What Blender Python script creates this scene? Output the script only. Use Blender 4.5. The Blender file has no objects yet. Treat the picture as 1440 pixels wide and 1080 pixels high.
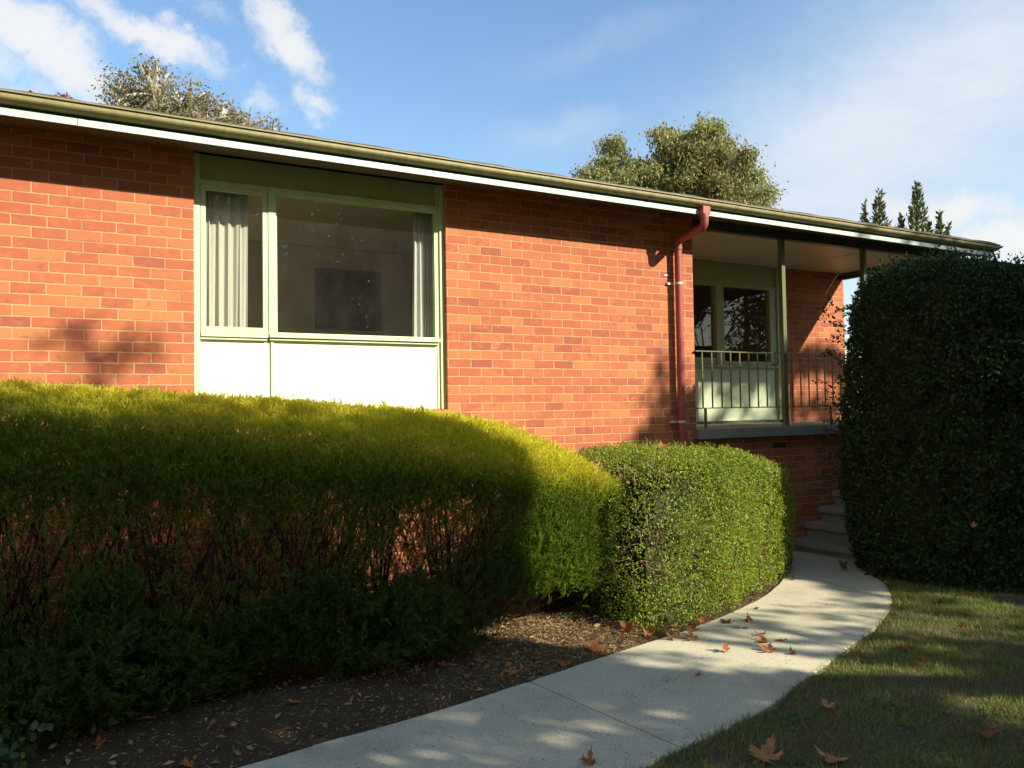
import bpy, math, numpy as np
from mathutils import Vector, Matrix
rng = np.random.default_rng(7)
C = bpy.context.scene.collection
SC = bpy.context.scene
R = math.radians

# ------------------------------------------------------------------ camera (solved from the brick coursing)
CAM = np.array([-3.65522, -7.24738, 1.74347])
CR = np.array([0.86951704, -0.49363196, -0.01635891])
CU = np.array([-0.00221755, -0.03702324, 0.99931194])
CF = np.array([0.49389797, 0.86888248, 0.03328699])
FPX = 1170.0
cam_d = bpy.data.cameras.new('camera'); cam = bpy.data.objects.new('camera', cam_d); C.objects.link(cam)
cam_d.sensor_width = 36; cam_d.lens = 36 * FPX / 1440; cam_d.clip_start = .05; cam_d.clip_end = 3000
cam.matrix_world = Matrix(((CR[0], CU[0], -CF[0], CAM[0]), (CR[1], CU[1], -CF[1], CAM[1]), (CR[2], CU[2], -CF[2], CAM[2]), (0, 0, 0, 1)))
SC.camera = cam

def ray(x, y):
    d = CF + (x - 720) / FPX * CR + (540 - y) / FPX * CU
    return d / np.linalg.norm(d)
def at_dist(x, y, D):            # a point D metres (horizontal) away in that direction
    d = ray(x, y); return CAM + d * D / math.hypot(d[0], d[1])

# ------------------------------------------------------------------ helpers
def tag(o, label=None, cat=None, group=None, kind=None):
    if label: o['label'] = label
    if cat: o['category'] = cat
    if group: o['group'] = group
    if kind: o['kind'] = kind
    return o
def empty(name, loc=(0, 0, 0), label=None, cat=None, group=None, kind=None):
    o = bpy.data.objects.new(name, None); o.location = loc; o.empty_display_size = .1
    C.objects.link(o); return tag(o, label, cat, group, kind)

class MB:
    """collects vertices and polygons (numpy blocks) and links them as one mesh object"""
    def __init__(s): s.v = []; s.f = []; s.n = 0
    def add(s, verts, faces):
        verts = np.asarray(verts, float).reshape(-1, 3)
        for f in faces: s.f.append((np.asarray(f, int).reshape(1, -1) + s.n))
        s.v.append(verts); s.n += len(verts); return s
    def addarr(s, verts, faces):
        s.v.append(np.asarray(verts, float).reshape(-1, 3)); s.f.append(np.asarray(faces, int) + s.n); s.n += len(s.v[-1]); return s
    def box(s, x0, x1, y0, y1, z0, z1):
        v = [(x0, y0, z0), (x1, y0, z0), (x1, y1, z0), (x0, y1, z0), (x0, y0, z1), (x1, y0, z1), (x1, y1, z1), (x0, y1, z1)]
        return s.add(v, [(0, 3, 2, 1), (4, 5, 6, 7), (0, 1, 5, 4), (1, 2, 6, 5), (2, 3, 7, 6), (3, 0, 4, 7)])
    def tube(s, path, rad, n=4, cap=False):
        path = np.asarray(path, float); m = len(path)
        rad = np.broadcast_to(np.asarray(rad, float), (m,))
        t = np.gradient(path, axis=0); t /= np.linalg.norm(t, axis=1)[:, None] + 1e-9
        ref = np.array([0.0, 0.0, 1.0]) if abs(t[0][2]) < .9 else np.array([1.0, 0.0, 0.0])
        a = np.cross(t, ref); a /= np.linalg.norm(a, axis=1)[:, None] + 1e-9
        b = np.cross(t, a)
        th = np.arange(n) * 2 * math.pi / n
        ring = a[:, None, :] * np.cos(th)[None, :, None] + b[:, None, :] * np.sin(th)[None, :, None]
        v = path[:, None, :] + ring * rad[:, None, None]
        i = np.arange(m - 1)[:, None] * n; j = np.arange(n)[None, :]; j2 = (j + 1) % n
        f = np.stack([i + j, i + j2, i + n + j2, i + n + j], -1).reshape(-1, 4)
        base = s.n; s.addarr(v, f)
        if cap:
            s.f.append(np.arange(n).reshape(1, -1)[:, ::-1] + base); s.f.append(np.arange(n).reshape(1, -1) + base + (m - 1) * n)
        return s
    def build(s, name, mat, parent=None, smooth=False, bevel=0):
        me = bpy.data.meshes.new(name); V = np.concatenate(s.v) if s.v else np.zeros((0, 3))
        loops = np.concatenate([f.reshape(-1) for f in s.f]) if s.f else np.zeros(0, int)
        cnt = np.concatenate([np.full(len(f), f.shape[1]) for f in s.f]) if s.f else np.zeros(0, int)
        start = np.concatenate([[0], np.cumsum(cnt)[:-1]])
        me.vertices.add(len(V)); me.vertices.foreach_set('co', V.astype(np.float32).ravel())
        me.loops.add(len(loops)); me.loops.foreach_set('vertex_index', loops.astype(np.int32))
        me.polygons.add(len(cnt)); me.polygons.foreach_set('loop_start', start.astype(np.int32)); me.polygons.foreach_set('loop_total', cnt.astype(np.int32))
        me.polygons.foreach_set('use_smooth', np.full(len(cnt), bool(smooth)))
        me.update(calc_edges=True)
        if mat: me.materials.append(mat)
        o = bpy.data.objects.new(name, me); C.objects.link(o)
        if parent:
            o.parent = parent
            pl = np.array(parent.location)
            if parent.parent is None and np.abs(pl).sum() > 0: o.matrix_parent_inverse = Matrix.Translation(-Vector(pl))
        if bevel:
            b = o.modifiers.new('bevel', 'BEVEL'); b.width = bevel; b.segments = 2; b.limit_method = 'ANGLE'
        return o

def unit(a): return a / (np.linalg.norm(a, axis=-1, keepdims=True) + 1e-9)
def scatter(mb, P, axis, size, tmpl, faces, nrm=None, width=1.0):
    """a copy of the template at every point; template x = side, y = along axis, z = out of the leaf"""
    N = len(P); axis = unit(np.asarray(axis, float))
    r = rng.normal(size=(N, 3)) if nrm is None else np.asarray(nrm, float)
    side = unit(np.cross(axis, r)); up = np.cross(side, axis)
    size = np.broadcast_to(np.asarray(size, float), (N,))
    T = np.asarray(tmpl, float); k = len(T)
    V = P[:, None, :] + size[:, None, None] * (T[None, :, 0:1] * side[:, None, :] * width + T[None, :, 1:2] * axis[:, None, :] + T[None, :, 2:3] * up[:, None, :])
    F = np.asarray(faces, int)
    FF = (np.arange(N)[:, None, None] * k + F[None]).reshape(-1, F.shape[1])
    mb.addarr(V, FF)
LEAF = ([(0, 0, 0), (.27, .42, .07), (0, 1, -.05), (-.27, .42, .07)], [(0, 1, 2), (0, 2, 3)])
GUM = ([(0, 0, 0), (.12, .4, .03), (.03, 1, -.05), (-.12, .4, .03)], [(0, 1, 2), (0, 2, 3)])
BLADE = ([(-.07, 0, 0), (.07, 0, 0), (0, 1, .15)], [(0, 1, 2)])
def sprig_template(seed, n=9):
    g = np.random.default_rng(seed); V = []; F = []
    for i in range(n):
        t = i / n * .75; a = g.uniform(0, 6.28); sp = g.uniform(.25, .6)
        base = np.array([0, t, 0]); d = np.array([math.cos(a) * sp, 1, math.sin(a) * sp]); d /= np.linalg.norm(d)
        L = g.uniform(.3, .5); w = g.uniform(.03, .05); s = np.cross(d, g.normal(size=3)); s /= np.linalg.norm(s)
        V += [base - s * w * .5, base + d * L * .5 + s * w, base + d * L, base + d * L * .5 - s * w]; F += [(4 * i, 4 * i + 1, 4 * i + 2), (4 * i, 4 * i + 2, 4 * i + 3)]
    return np.array(V), F

# value noise in numpy (for shapes and densities)
_perm = np.random.default_rng(3).random(4096)
def vnoise(x, y, z=0.0):
    x, y, z = np.broadcast_arrays(np.asarray(x, float), y, z)
    xi, yi, zi = np.floor(x).astype(int), np.floor(y).astype(int), np.floor(z).astype(int)
    fx, fy, fz = x - xi, y - yi, z - zi
    fx, fy, fz = [t * t * (3 - 2 * t) for t in (fx, fy, fz)]
    h = lambda a, b, c: _perm[(a * 73 + b * 179 + c * 283 + (a * b) % 37 * 11) % 4096]
    r = 0
    for dx in (0, 1):
        for dy in (0, 1):
            for dz in (0, 1):
                r = r + h(xi + dx, yi + dy, zi + dz) * np.where(dx, fx, 1 - fx) * np.where(dy, fy, 1 - fy) * np.where(dz, fz, 1 - fz)
    return r
def fbm(x, y, z=0.0):
    return (vnoise(x, y, z) * .5 + vnoise(np.asarray(x) * 2.1, np.asarray(y) * 2.1, np.asarray(z) * 2.1) * .3 + vnoise(np.asarray(x) * 4.3, np.asarray(y) * 4.3, np.asarray(z) * 4.3) * .2)

# ------------------------------------------------------------------ materials
def newmat(name):
    m = bpy.data.materials.new(name); m.use_nodes = True; nt = m.node_tree; nt.nodes.clear()
    out = nt.nodes.new('ShaderNodeOutputMaterial'); return m, nt, out
class NT:
    def __init__(s, nt): s.nt = nt
    def n(s, t, **kw):
        nd = s.nt.nodes.new(t)
        for k, v in kw.items(): setattr(nd, k, v)
        return nd
    def l(s, a, b): s.nt.links.new(a, b)
    def setin(s, sock, v):
        if hasattr(v, 'is_output') or isinstance(v, bpy.types.NodeSocket): s.l(v, sock)
        else: sock.default_value = v
    def math(s, op, a, b=0.0, c=0.0, clamp=False):
        nd = s.n('ShaderNodeMath', operation=op); nd.use_clamp = clamp
        s.setin(nd.inputs[0], a); s.setin(nd.inputs[1], b); s.setin(nd.inputs[2], c); return nd.outputs[0]
    def mix(s, f, a, b):
        nd = s.n('ShaderNodeMix', data_type='RGBA'); s.setin(nd.inputs[0], f)
        s.setin(nd.inputs[6], a if not isinstance(a, tuple) else (*a[:3], 1)); s.setin(nd.inputs[7], b if not isinstance(b, tuple) else (*b[:3], 1)); return nd.outputs[2]
    def noise(s, vec, scale, detail=3, rough=.55, out=0):
        nd = s.n('ShaderNodeTexNoise'); s.l(vec, nd.inputs['Vector']); nd.inputs['Scale'].default_value = scale
        nd.inputs['Detail'].default_value = detail; nd.inputs['Roughness'].default_value = rough; return nd.outputs[out]
    def ramp(s, fac, stops, interp='LINEAR'):
        nd = s.n('ShaderNodeValToRGB'); s.l(fac, nd.inputs[0]); cr = nd.color_ramp; cr.interpolation = interp
        while len(cr.elements) < len(stops): cr.elements.new(.5)
        for e, (p, c) in zip(cr.elements, stops): e.position = p; e.color = (*c, 1) if not np.isscalar(c) else (c, c, c, 1)
        return nd.outputs[0]
    def pos(s): return s.n('ShaderNodeTexCoord').outputs['Object']
    def scalev(s, vec, sc):
        nd = s.n('ShaderNodeVectorMath', operation='MULTIPLY'); s.l(vec, nd.inputs[0]); nd.inputs[1].default_value = sc; return nd.outputs[0]
    def bump(s, h, strength=.3, dist=.005):
        nd = s.n('ShaderNodeBump'); s.l(h, nd.inputs['Height']); nd.inputs['Strength'].default_value = strength; nd.inputs['Distance'].default_value = dist; return nd.outputs[0]
    def principled(s, col, rough=.6, spec=.4, normal=None, metal=0):
        p = s.n('ShaderNodeBsdfPrincipled'); s.setin(p.inputs['Base Color'], col if not isinstance(col, tuple) else (*col[:3], 1)); s.setin(p.inputs['Roughness'], rough)
        p.inputs['Specular IOR Level'].default_value = spec; p.inputs['Metallic'].default_value = metal
        if normal: s.l(normal, p.inputs['Normal'])
        return p

def paint(name, col, rough=.45, dirt=(.12, .11, .07), amount=.25, spec=.4, scale=6, streak=True):
    m, nt, out = newmat(name); k = NT(nt); p = k.pos()
    v = k.scalev(p, (1, 1, .25)) if streak else p
    a = k.ramp(k.noise(v, scale, 6, .65), [(.45, 0.0), (.8, 1.0)])
    c = k.mix(k.math('MULTIPLY', a, amount), col, dirt)
    c2 = k.mix(k.math('MULTIPLY', k.noise(p, 1.3, 2), .18), c, tuple(x * .7 for x in col))
    b = k.bump(k.noise(p, 60, 3), .15, .002)
    k.l(k.principled(c2, rough, spec, b).outputs[0], out.inputs[0]); return m

def brick_mat():
    m, nt, out = newmat('red_brick'); k = NT(nt); p = k.pos()
    sep = k.n('ShaderNodeSeparateXYZ'); k.l(p, sep.inputs[0]); X, Y, Z = sep.outputs
    w = k.noise(p, 9, 2); w2 = k.noise(k.scalev(p, (1, 1, 1.7)), 35, 2)
    wob = k.math('ADD', k.math('MULTIPLY', k.math('SUBTRACT', w, .5), .009), k.math('MULTIPLY', k.math('SUBTRACT', w2, .5), .008))
    u = k.math('ADD', k.math('ADD', X, Y), wob); z = k.math('ADD', Z, wob)
    zr = k.math('DIVIDE', k.math('SUBTRACT', 3.47 + 100 * .086, z), .086); row = k.math('FLOOR', zr); fz = k.math('FRACT', zr)
    odd = k.math('FLOORED_MODULO', row, 2)
    ur = k.math('ADD', k.math('DIVIDE', u, .24), k.math('MULTIPLY', odd, .5)); 
    r1 = k.n('ShaderNodeTexWhiteNoise', noise_dimensions='1D'); k.l(row, r1.inputs['W'])
    ur = k.math('ADD', ur, k.math('MULTIPLY', k.math('SUBTRACT', r1.outputs['Value'], .5), .09))
    col = k.math('FLOOR', ur); fu = k.math('FRACT', ur)
    du = k.math('MULTIPLY', k.math('MINIMUM', fu, k.math('SUBTRACT', 1.0, fu)), .24)
    dz = k.math('MULTIPLY', k.math('MINIMUM', fz, k.math('SUBTRACT', 1.0, fz)), .086)
    d = k.math('MINIMUM', du, dz)
    mr = k.n('ShaderNodeMapRange', interpolation_type='SMOOTHSTEP'); k.l(d, mr.inputs[0]); mr.inputs[1].default_value = .0042; mr.inputs[2].default_value = .0068
    face = mr.outputs[0]
    cb = k.n('ShaderNodeCombineXYZ'); k.l(col, cb.inputs[0]); k.l(row, cb.inputs[1])
    wn = k.n('ShaderNodeTexWhiteNoise', noise_dimensions='3D'); k.l(cb.outputs[0], wn.inputs['Vector'])
    base = k.ramp(wn.outputs['Value'], [(0, (.30, .092, .060)), (.05, (.31, .094, .060)), (.10, (.365, .110, .058)), (.45, (.395, .124, .061)), (.65, (.41, .137, .064)), (.85, (.44, .160, .069)), (1, (.475, .192, .078))])
    sepc = k.n('ShaderNodeSeparateColor'); k.l(wn.outputs['Color'], sepc.inputs[0])
    # flashed patches inside single bricks, pale blooms, fine grain
    off = k.n('ShaderNodeVectorMath', operation='ADD'); k.l(p, off.inputs[0]); k.l(k.scalev(wn.outputs['Color'], (7, 7, 7)), off.inputs[1])
    n1 = k.noise(k.scalev(off.outputs[0], (1, 1, 1.6)), 11, 3)
    base = k.mix(k.math('MULTIPLY', k.ramp(n1, [(.52, 0.0), (.72, 1.0)]), .55), base, (.50, .19, .075))
    base = k.mix(k.math('MULTIPLY', k.ramp(k.noise(off.outputs[0], 16, 2), [(.6, 0.0), (.75, 1.0)]), .5), base, (.20, .06, .045))
    big = k.noise(p, .8, 3)
    base = k.mix(k.math('MULTIPLY', k.ramp(big, [(.4, 0.0), (.7, 1.0)]), .22), base, (.30, .085, .045))
    gr = k.noise(p, 240, 3, .7)
    base = k.mix(k.math('MULTIPLY', k.ramp(gr, [(.35, 1.0), (.55, 0.0)]), .22), base, (.14, .035, .02))
    bl = k.math('MULTIPLY', k.ramp(k.noise(p, 5.3, 5, .7), [(.64, 0.0), (.72, 1.0)]), .3)
    base = k.mix(bl, base, (.55, .33, .22))
    mort = k.mix(k.noise(p, 14, 4), (.56, .34, .16), (.42, .23, .12))
    mort = k.mix(k.math('MULTIPLY', k.ramp(k.noise(p, 3.1, 4), [(.5, 0.0), (.68, 1.0)]), .5), mort, (.25, .12, .07))
    c = k.mix(face, mort, base)
    h = k.math('ADD', k.math('MULTIPLY', face, .5), k.math('ADD', k.math('MULTIPLY', gr, .10), k.math('MULTIPLY', k.noise(p, 50, 3), .12)))
    h = k.math('ADD', h, k.math('MULTIPLY', sepc.outputs[1], .25))
    b = k.bump(h, .75, .010)
    k.l(k.principled(c, .88, .18, b).outputs[0], out.inputs[0]); return m

def leaf_mat(name, stops, trans=.3, rough=.5, spec=.35, patch=None, tcol=1.25, topz=None, lowz=None):
    """colour by leaf (random per island), broad natural patches, and light passing through the leaf"""
    m, nt, out = newmat(name); k = NT(nt); p = k.pos()
    rnd = k.n('ShaderNodeNewGeometry').outputs['Random Per Island']
    c = k.ramp(rnd, stops)
    if patch:
        for (sc, lo, hi, col, amt) in patch:
            f = k.math('MULTIPLY', k.ramp(k.noise(p, sc, 3), [(lo, 0.0), (hi, 1.0)]), amt); c = k.mix(f, c, col)
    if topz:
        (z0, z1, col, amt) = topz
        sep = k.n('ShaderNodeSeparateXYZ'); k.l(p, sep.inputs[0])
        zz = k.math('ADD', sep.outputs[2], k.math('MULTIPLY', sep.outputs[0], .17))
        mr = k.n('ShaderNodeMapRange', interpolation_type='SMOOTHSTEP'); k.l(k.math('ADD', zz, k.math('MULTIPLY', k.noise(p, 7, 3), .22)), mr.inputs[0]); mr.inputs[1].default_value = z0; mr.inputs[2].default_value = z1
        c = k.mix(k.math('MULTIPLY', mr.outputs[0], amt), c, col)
    if lowz:        # hedge self-shadow put into leaf colour: darker low down, sunlit right end spared
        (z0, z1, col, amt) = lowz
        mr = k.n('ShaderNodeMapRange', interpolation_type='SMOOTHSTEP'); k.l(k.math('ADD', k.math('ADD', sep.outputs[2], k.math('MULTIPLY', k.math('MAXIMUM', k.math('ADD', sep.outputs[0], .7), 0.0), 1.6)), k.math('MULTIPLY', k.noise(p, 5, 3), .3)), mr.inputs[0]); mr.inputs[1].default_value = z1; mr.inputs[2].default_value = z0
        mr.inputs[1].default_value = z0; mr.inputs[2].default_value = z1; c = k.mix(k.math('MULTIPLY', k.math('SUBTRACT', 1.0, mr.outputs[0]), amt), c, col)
    pr = k.principled(c, rough, spec)
    tl = k.n('ShaderNodeBsdfTranslucent'); tc = k.scalev(c, (tcol, tcol * 1.1, tcol * .7)); k.l(tc, tl.inputs[0])
    mx = k.n('ShaderNodeMixShader'); mx.inputs[0].default_value = trans; k.l(pr.outputs[0], mx.inputs[1]); k.l(tl.outputs[0], mx.inputs[2])
    k.l(mx.outputs[0], out.inputs[0]); return m

def bark(name, c1, c2, scale=12):
    m, nt, out = newmat(name); k = NT(nt); p = k.pos()
    c = k.mix(k.ramp(k.noise(k.scalev(p, (1, 1, .3)), scale, 5), [(.35, 0.0), (.65, 1.0)]), c1, c2)
    k.l(k.principled(c, .85, .15, k.bump(k.noise(k.scalev(p, (1, 1, .3)), scale * 2, 4), .5, .01)).outputs[0], out.inputs[0]); return m

def concrete_mat(name, col=(.40, .385, .33), speck=.8, stain=.35):
    m, nt, out = newmat(name); k = NT(nt); p = k.pos()
    c = k.mix(k.noise(p, 2.2, 5, .6), tuple(x * .82 for x in col), tuple(min(1, x * 1.12) for x in col))
    c = k.mix(k.math('MULTIPLY', k.ramp(k.noise(p, 1.1, 5, .7), [(.5, 0.0), (.75, 1.0)]), stain), c, (.17, .155, .115))
    fine = k.noise(p, 130, 3, .65)
    c = k.mix(k.math('MULTIPLY', k.ramp(fine, [(.36, 1.0), (.46, 0.0)]), .62 * speck), c, (.07, .065, .055))
    vo = k.n('ShaderNodeTexVoronoi'); k.l(p, vo.inputs['Vector']); vo.inputs['Scale'].default_value = 40
    dens = k.ramp(k.noise(p, 2.7, 4), [(.38, 0.0), (.66, 1.0)])
    sepc = k.n('ShaderNodeSeparateColor'); k.l(vo.outputs['Color'], sepc.inputs[0])
    pit = k.math('MULTIPLY', k.ramp(vo.outputs['Distance'], [(.17, 1.0), (.30, 0.0)]), k.math('GREATER_THAN', sepc.outputs[0], .55))
    pit = k.math('MULTIPLY', k.math('MULTIPLY', pit, dens), speck)
    c = k.mix(pit, c, (.035, .033, .028))
    h = k.math('SUBTRACT', k.math('MULTIPLY', fine, .5), k.math('MULTIPLY', pit, .6))
    k.l(k.principled(c, .85, .2, k.bump(h, .5, .004)).outputs[0], out.inputs[0]); return m

def ground_mat():
    m, nt, out = newmat('lawn_soil'); k = NT(nt); p = k.pos()
    c = k.mix(k.ramp(k.noise(p, 3, 5), [(.4, 0.0), (.62, 1.0)]), (.085, .065, .036), (.065, .080, .026))
    c = k.mix(k.math('MULTIPLY', k.ramp(k.noise(p, 60, 4, .7), [(.4, 0.0), (.6, 1.0)]), .5), c, (.17, .13, .07))
    k.l(k.principled(c, .95, .1, k.bump(k.noise(p, 80, 4), .8, .02)).outputs[0], out.inputs[0]); return m
def mulch_mat():
    m, nt, out = newmat('mulch_soil'); k = NT(nt); p = k.pos()
    c = k.mix(k.noise(p, 4, 5), (.055, .038, .026), (.125, .088, .054))
    c = k.mix(k.math('MULTIPLY', k.ramp(k.noise(p, 90, 5, .7), [(.45, 0.0), (.62, 1.0)]), .6), c, (.15, .11, .06))
    k.l(k.principled(c, .95, .08, k.bump(k.noise(p, 70, 6, .7), 1.0, .03)).outputs[0], out.inputs[0]); return m

def glass_mat():
    m, nt, out = newmat('window_glass'); k = NT(nt); p = k.pos()
    lw = k.n('ShaderNodeLayerWeight'); lw.inputs[0].default_value = .5
    fr = k.math('ADD', .045, k.math('MULTIPLY', k.math('POWER', lw.outputs['Facing'], 5.0), .9))
    gl = k.n('ShaderNodeBsdfGlossy'); gl.inputs['Roughness'].default_value = .006
    tr = k.n('ShaderNodeBsdfTransparent'); tr.inputs[0].default_value = (.94, .96, .94, 1)
    mx = k.n('ShaderNodeMixShader'); k.l(fr, mx.inputs[0]); k.l(tr.outputs[0], mx.inputs[1]); k.l(gl.outputs[0], mx.inputs[2])
    # dust and water spots on the pane
    df = k.n('ShaderNodeBsdfDiffuse'); df.inputs[0].default_value = (.5, .48, .42, 1)
    vo = k.n('ShaderNodeTexVoronoi'); k.l(p, vo.inputs['Vector']); vo.inputs['Scale'].default_value = 17
    sc = k.n('ShaderNodeSeparateColor'); k.l(vo.outputs['Color'], sc.inputs[0])
    spot = k.math('MULTIPLY', k.ramp(vo.outputs['Distance'], [(.04, 1.0), (.10, 0.0)]), k.math('GREATER_THAN', sc.outputs[0], .86))
    dust = k.math('ADD', k.math('MULTIPLY', k.ramp(k.noise(k.scalev(p, (1, 1, .5)), 3.5, 6, .7), [(.4, 0.0), (.8, 1.0)]), .014), k.math('MULTIPLY', spot, .12))
    dust = k.math('ADD', dust, .008)
    m2 = k.n('ShaderNodeMixShader'); k.l(dust, m2.inputs[0]); k.l(mx.outputs[0], m2.inputs[1]); k.l(df.outputs[0], m2.inputs[2])
    k.l(m2.outputs[0], out.inputs[0]); return m
def fabric_mat(name, col, trans=.35):
    m, nt, out = newmat(name); k = NT(nt); p = k.pos()
    c = k.mix(k.noise(p, 5, 3), col, tuple(x * .85 for x in col))
    df = k.principled(c, .9, .1); tl = k.n('ShaderNodeBsdfTranslucent'); tl.inputs[0].default_value = (*col, 1)
    mx = k.n('ShaderNodeMixShader'); mx.inputs[0].default_value = trans; k.l(df.outputs[0], mx.inputs[1]); k.l(tl.outputs[0], mx.inputs[2])
    k.l(mx.outputs[0], out.inputs[0]); return m

M = {}
M['brick'] = brick_mat()
M['frame'] = paint('pale_green_paint', (.54, .64, .38), amount=.2)
M['head'] = paint('olive_green_panel', (.36, .40, .19), amount=.25)
M['panel'] = paint('pale_spandrel_paint', (.74, .78, .64), amount=.10, scale=3)
M['panel_shaded'] = paint('shaded_green_panel', (.52, .60, .40), amount=.1, streak=False)  # porch copy of the pale spandrel colour, with the porch shade mixed in
M['frame_shaded'] = paint('shaded_green_joinery', (.36, .44, .22), amount=.15)  # porch copy of the pale frame colour, darkened for the shade there
M['fascia'] = paint('dark_green_fascia', (.025, .050, .038), amount=.2)  # near-black green, far darker than the trim strip
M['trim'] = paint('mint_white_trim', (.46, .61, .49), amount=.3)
M['gutter'] = paint('olive_gutter_enamel', (.225, .205, .085), rough=.5, dirt=(.07, .055, .03), amount=.8, scale=9)
M['darkgreen'] = paint('dark_green_beam', (.055, .065, .035), amount=.3)
M['post'] = paint('green_post_enamel', (.11, .14, .055), amount=.5, dirt=(.05, .05, .03))
M['rail'] = paint('green_rail_enamel', (.14, .16, .07), rough=.35, amount=.5, dirt=(.05, .04, .025))
M['pipe'] = paint('red_oxide_pipe', (.31, .062, .042), rough=.5, dirt=(.22, .06, .045), amount=.35, spec=.5)
M['clip'] = paint('white_pipe_clip', (.6, .6, .58), amount=.3)
M['ceiling'] = paint('cream_porch_lining', (.58, .54, .40), amount=.1, streak=False)
M['soffit'] = paint('brown_eave_lining', (.17, .13, .07), amount=.3)
M['slab'] = paint('grey_porch_slab', (.24, .24, .18), rough=.8, amount=.5)
M['slabtop'] = concrete_mat('porch_floor_concrete', (.34, .31, .2), .3)
M['roof'] = paint('dark_tile', (.10, .085, .065), rough=.8, amount=.6)
M['conc'] = concrete_mat('path_concrete', (.56, .515, .37), 1.0, .6)
M['step'] = concrete_mat('step_concrete', (.30, .27, .22), .6, .6)
M['ground'] = ground_mat(); M['mulch'] = mulch_mat()
M['glass'] = glass_mat()
M['curtain'] = fabric_mat('cream_curtain', (.80, .76, .68))
M['net'] = fabric_mat('white_curtain', (.85, .84, .80))
M['wallin'] = paint('beige_plaster', (.82, .78, .68), amount=.05, streak=False)
M['floorin'] = paint('timber_floor', (.55, .43, .28), amount=.1, streak=False)
M['black'] = paint('black_frame', (.035, .036, .040), rough=.4, amount=.1)
M['vent'] = paint('dark_vent', (.03, .015, .012), amount=.1)
M['trunk_dark'] = bark('dark_bark', (.05, .038, .028), (.10, .08, .06))
M['trunk_gum'] = bark('pale_gum_bark', (.55, .52, .46), (.33, .29, .24), 5)
M['twig'] = bark('dark_twig', (.026, .018, .013), (.065, .044, .030), 20)
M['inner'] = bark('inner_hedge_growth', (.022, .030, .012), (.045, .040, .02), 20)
M['twig_pale'] = bark('pale_twig', (.30, .23, .14), (.17, .12, .07), 20)

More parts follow.
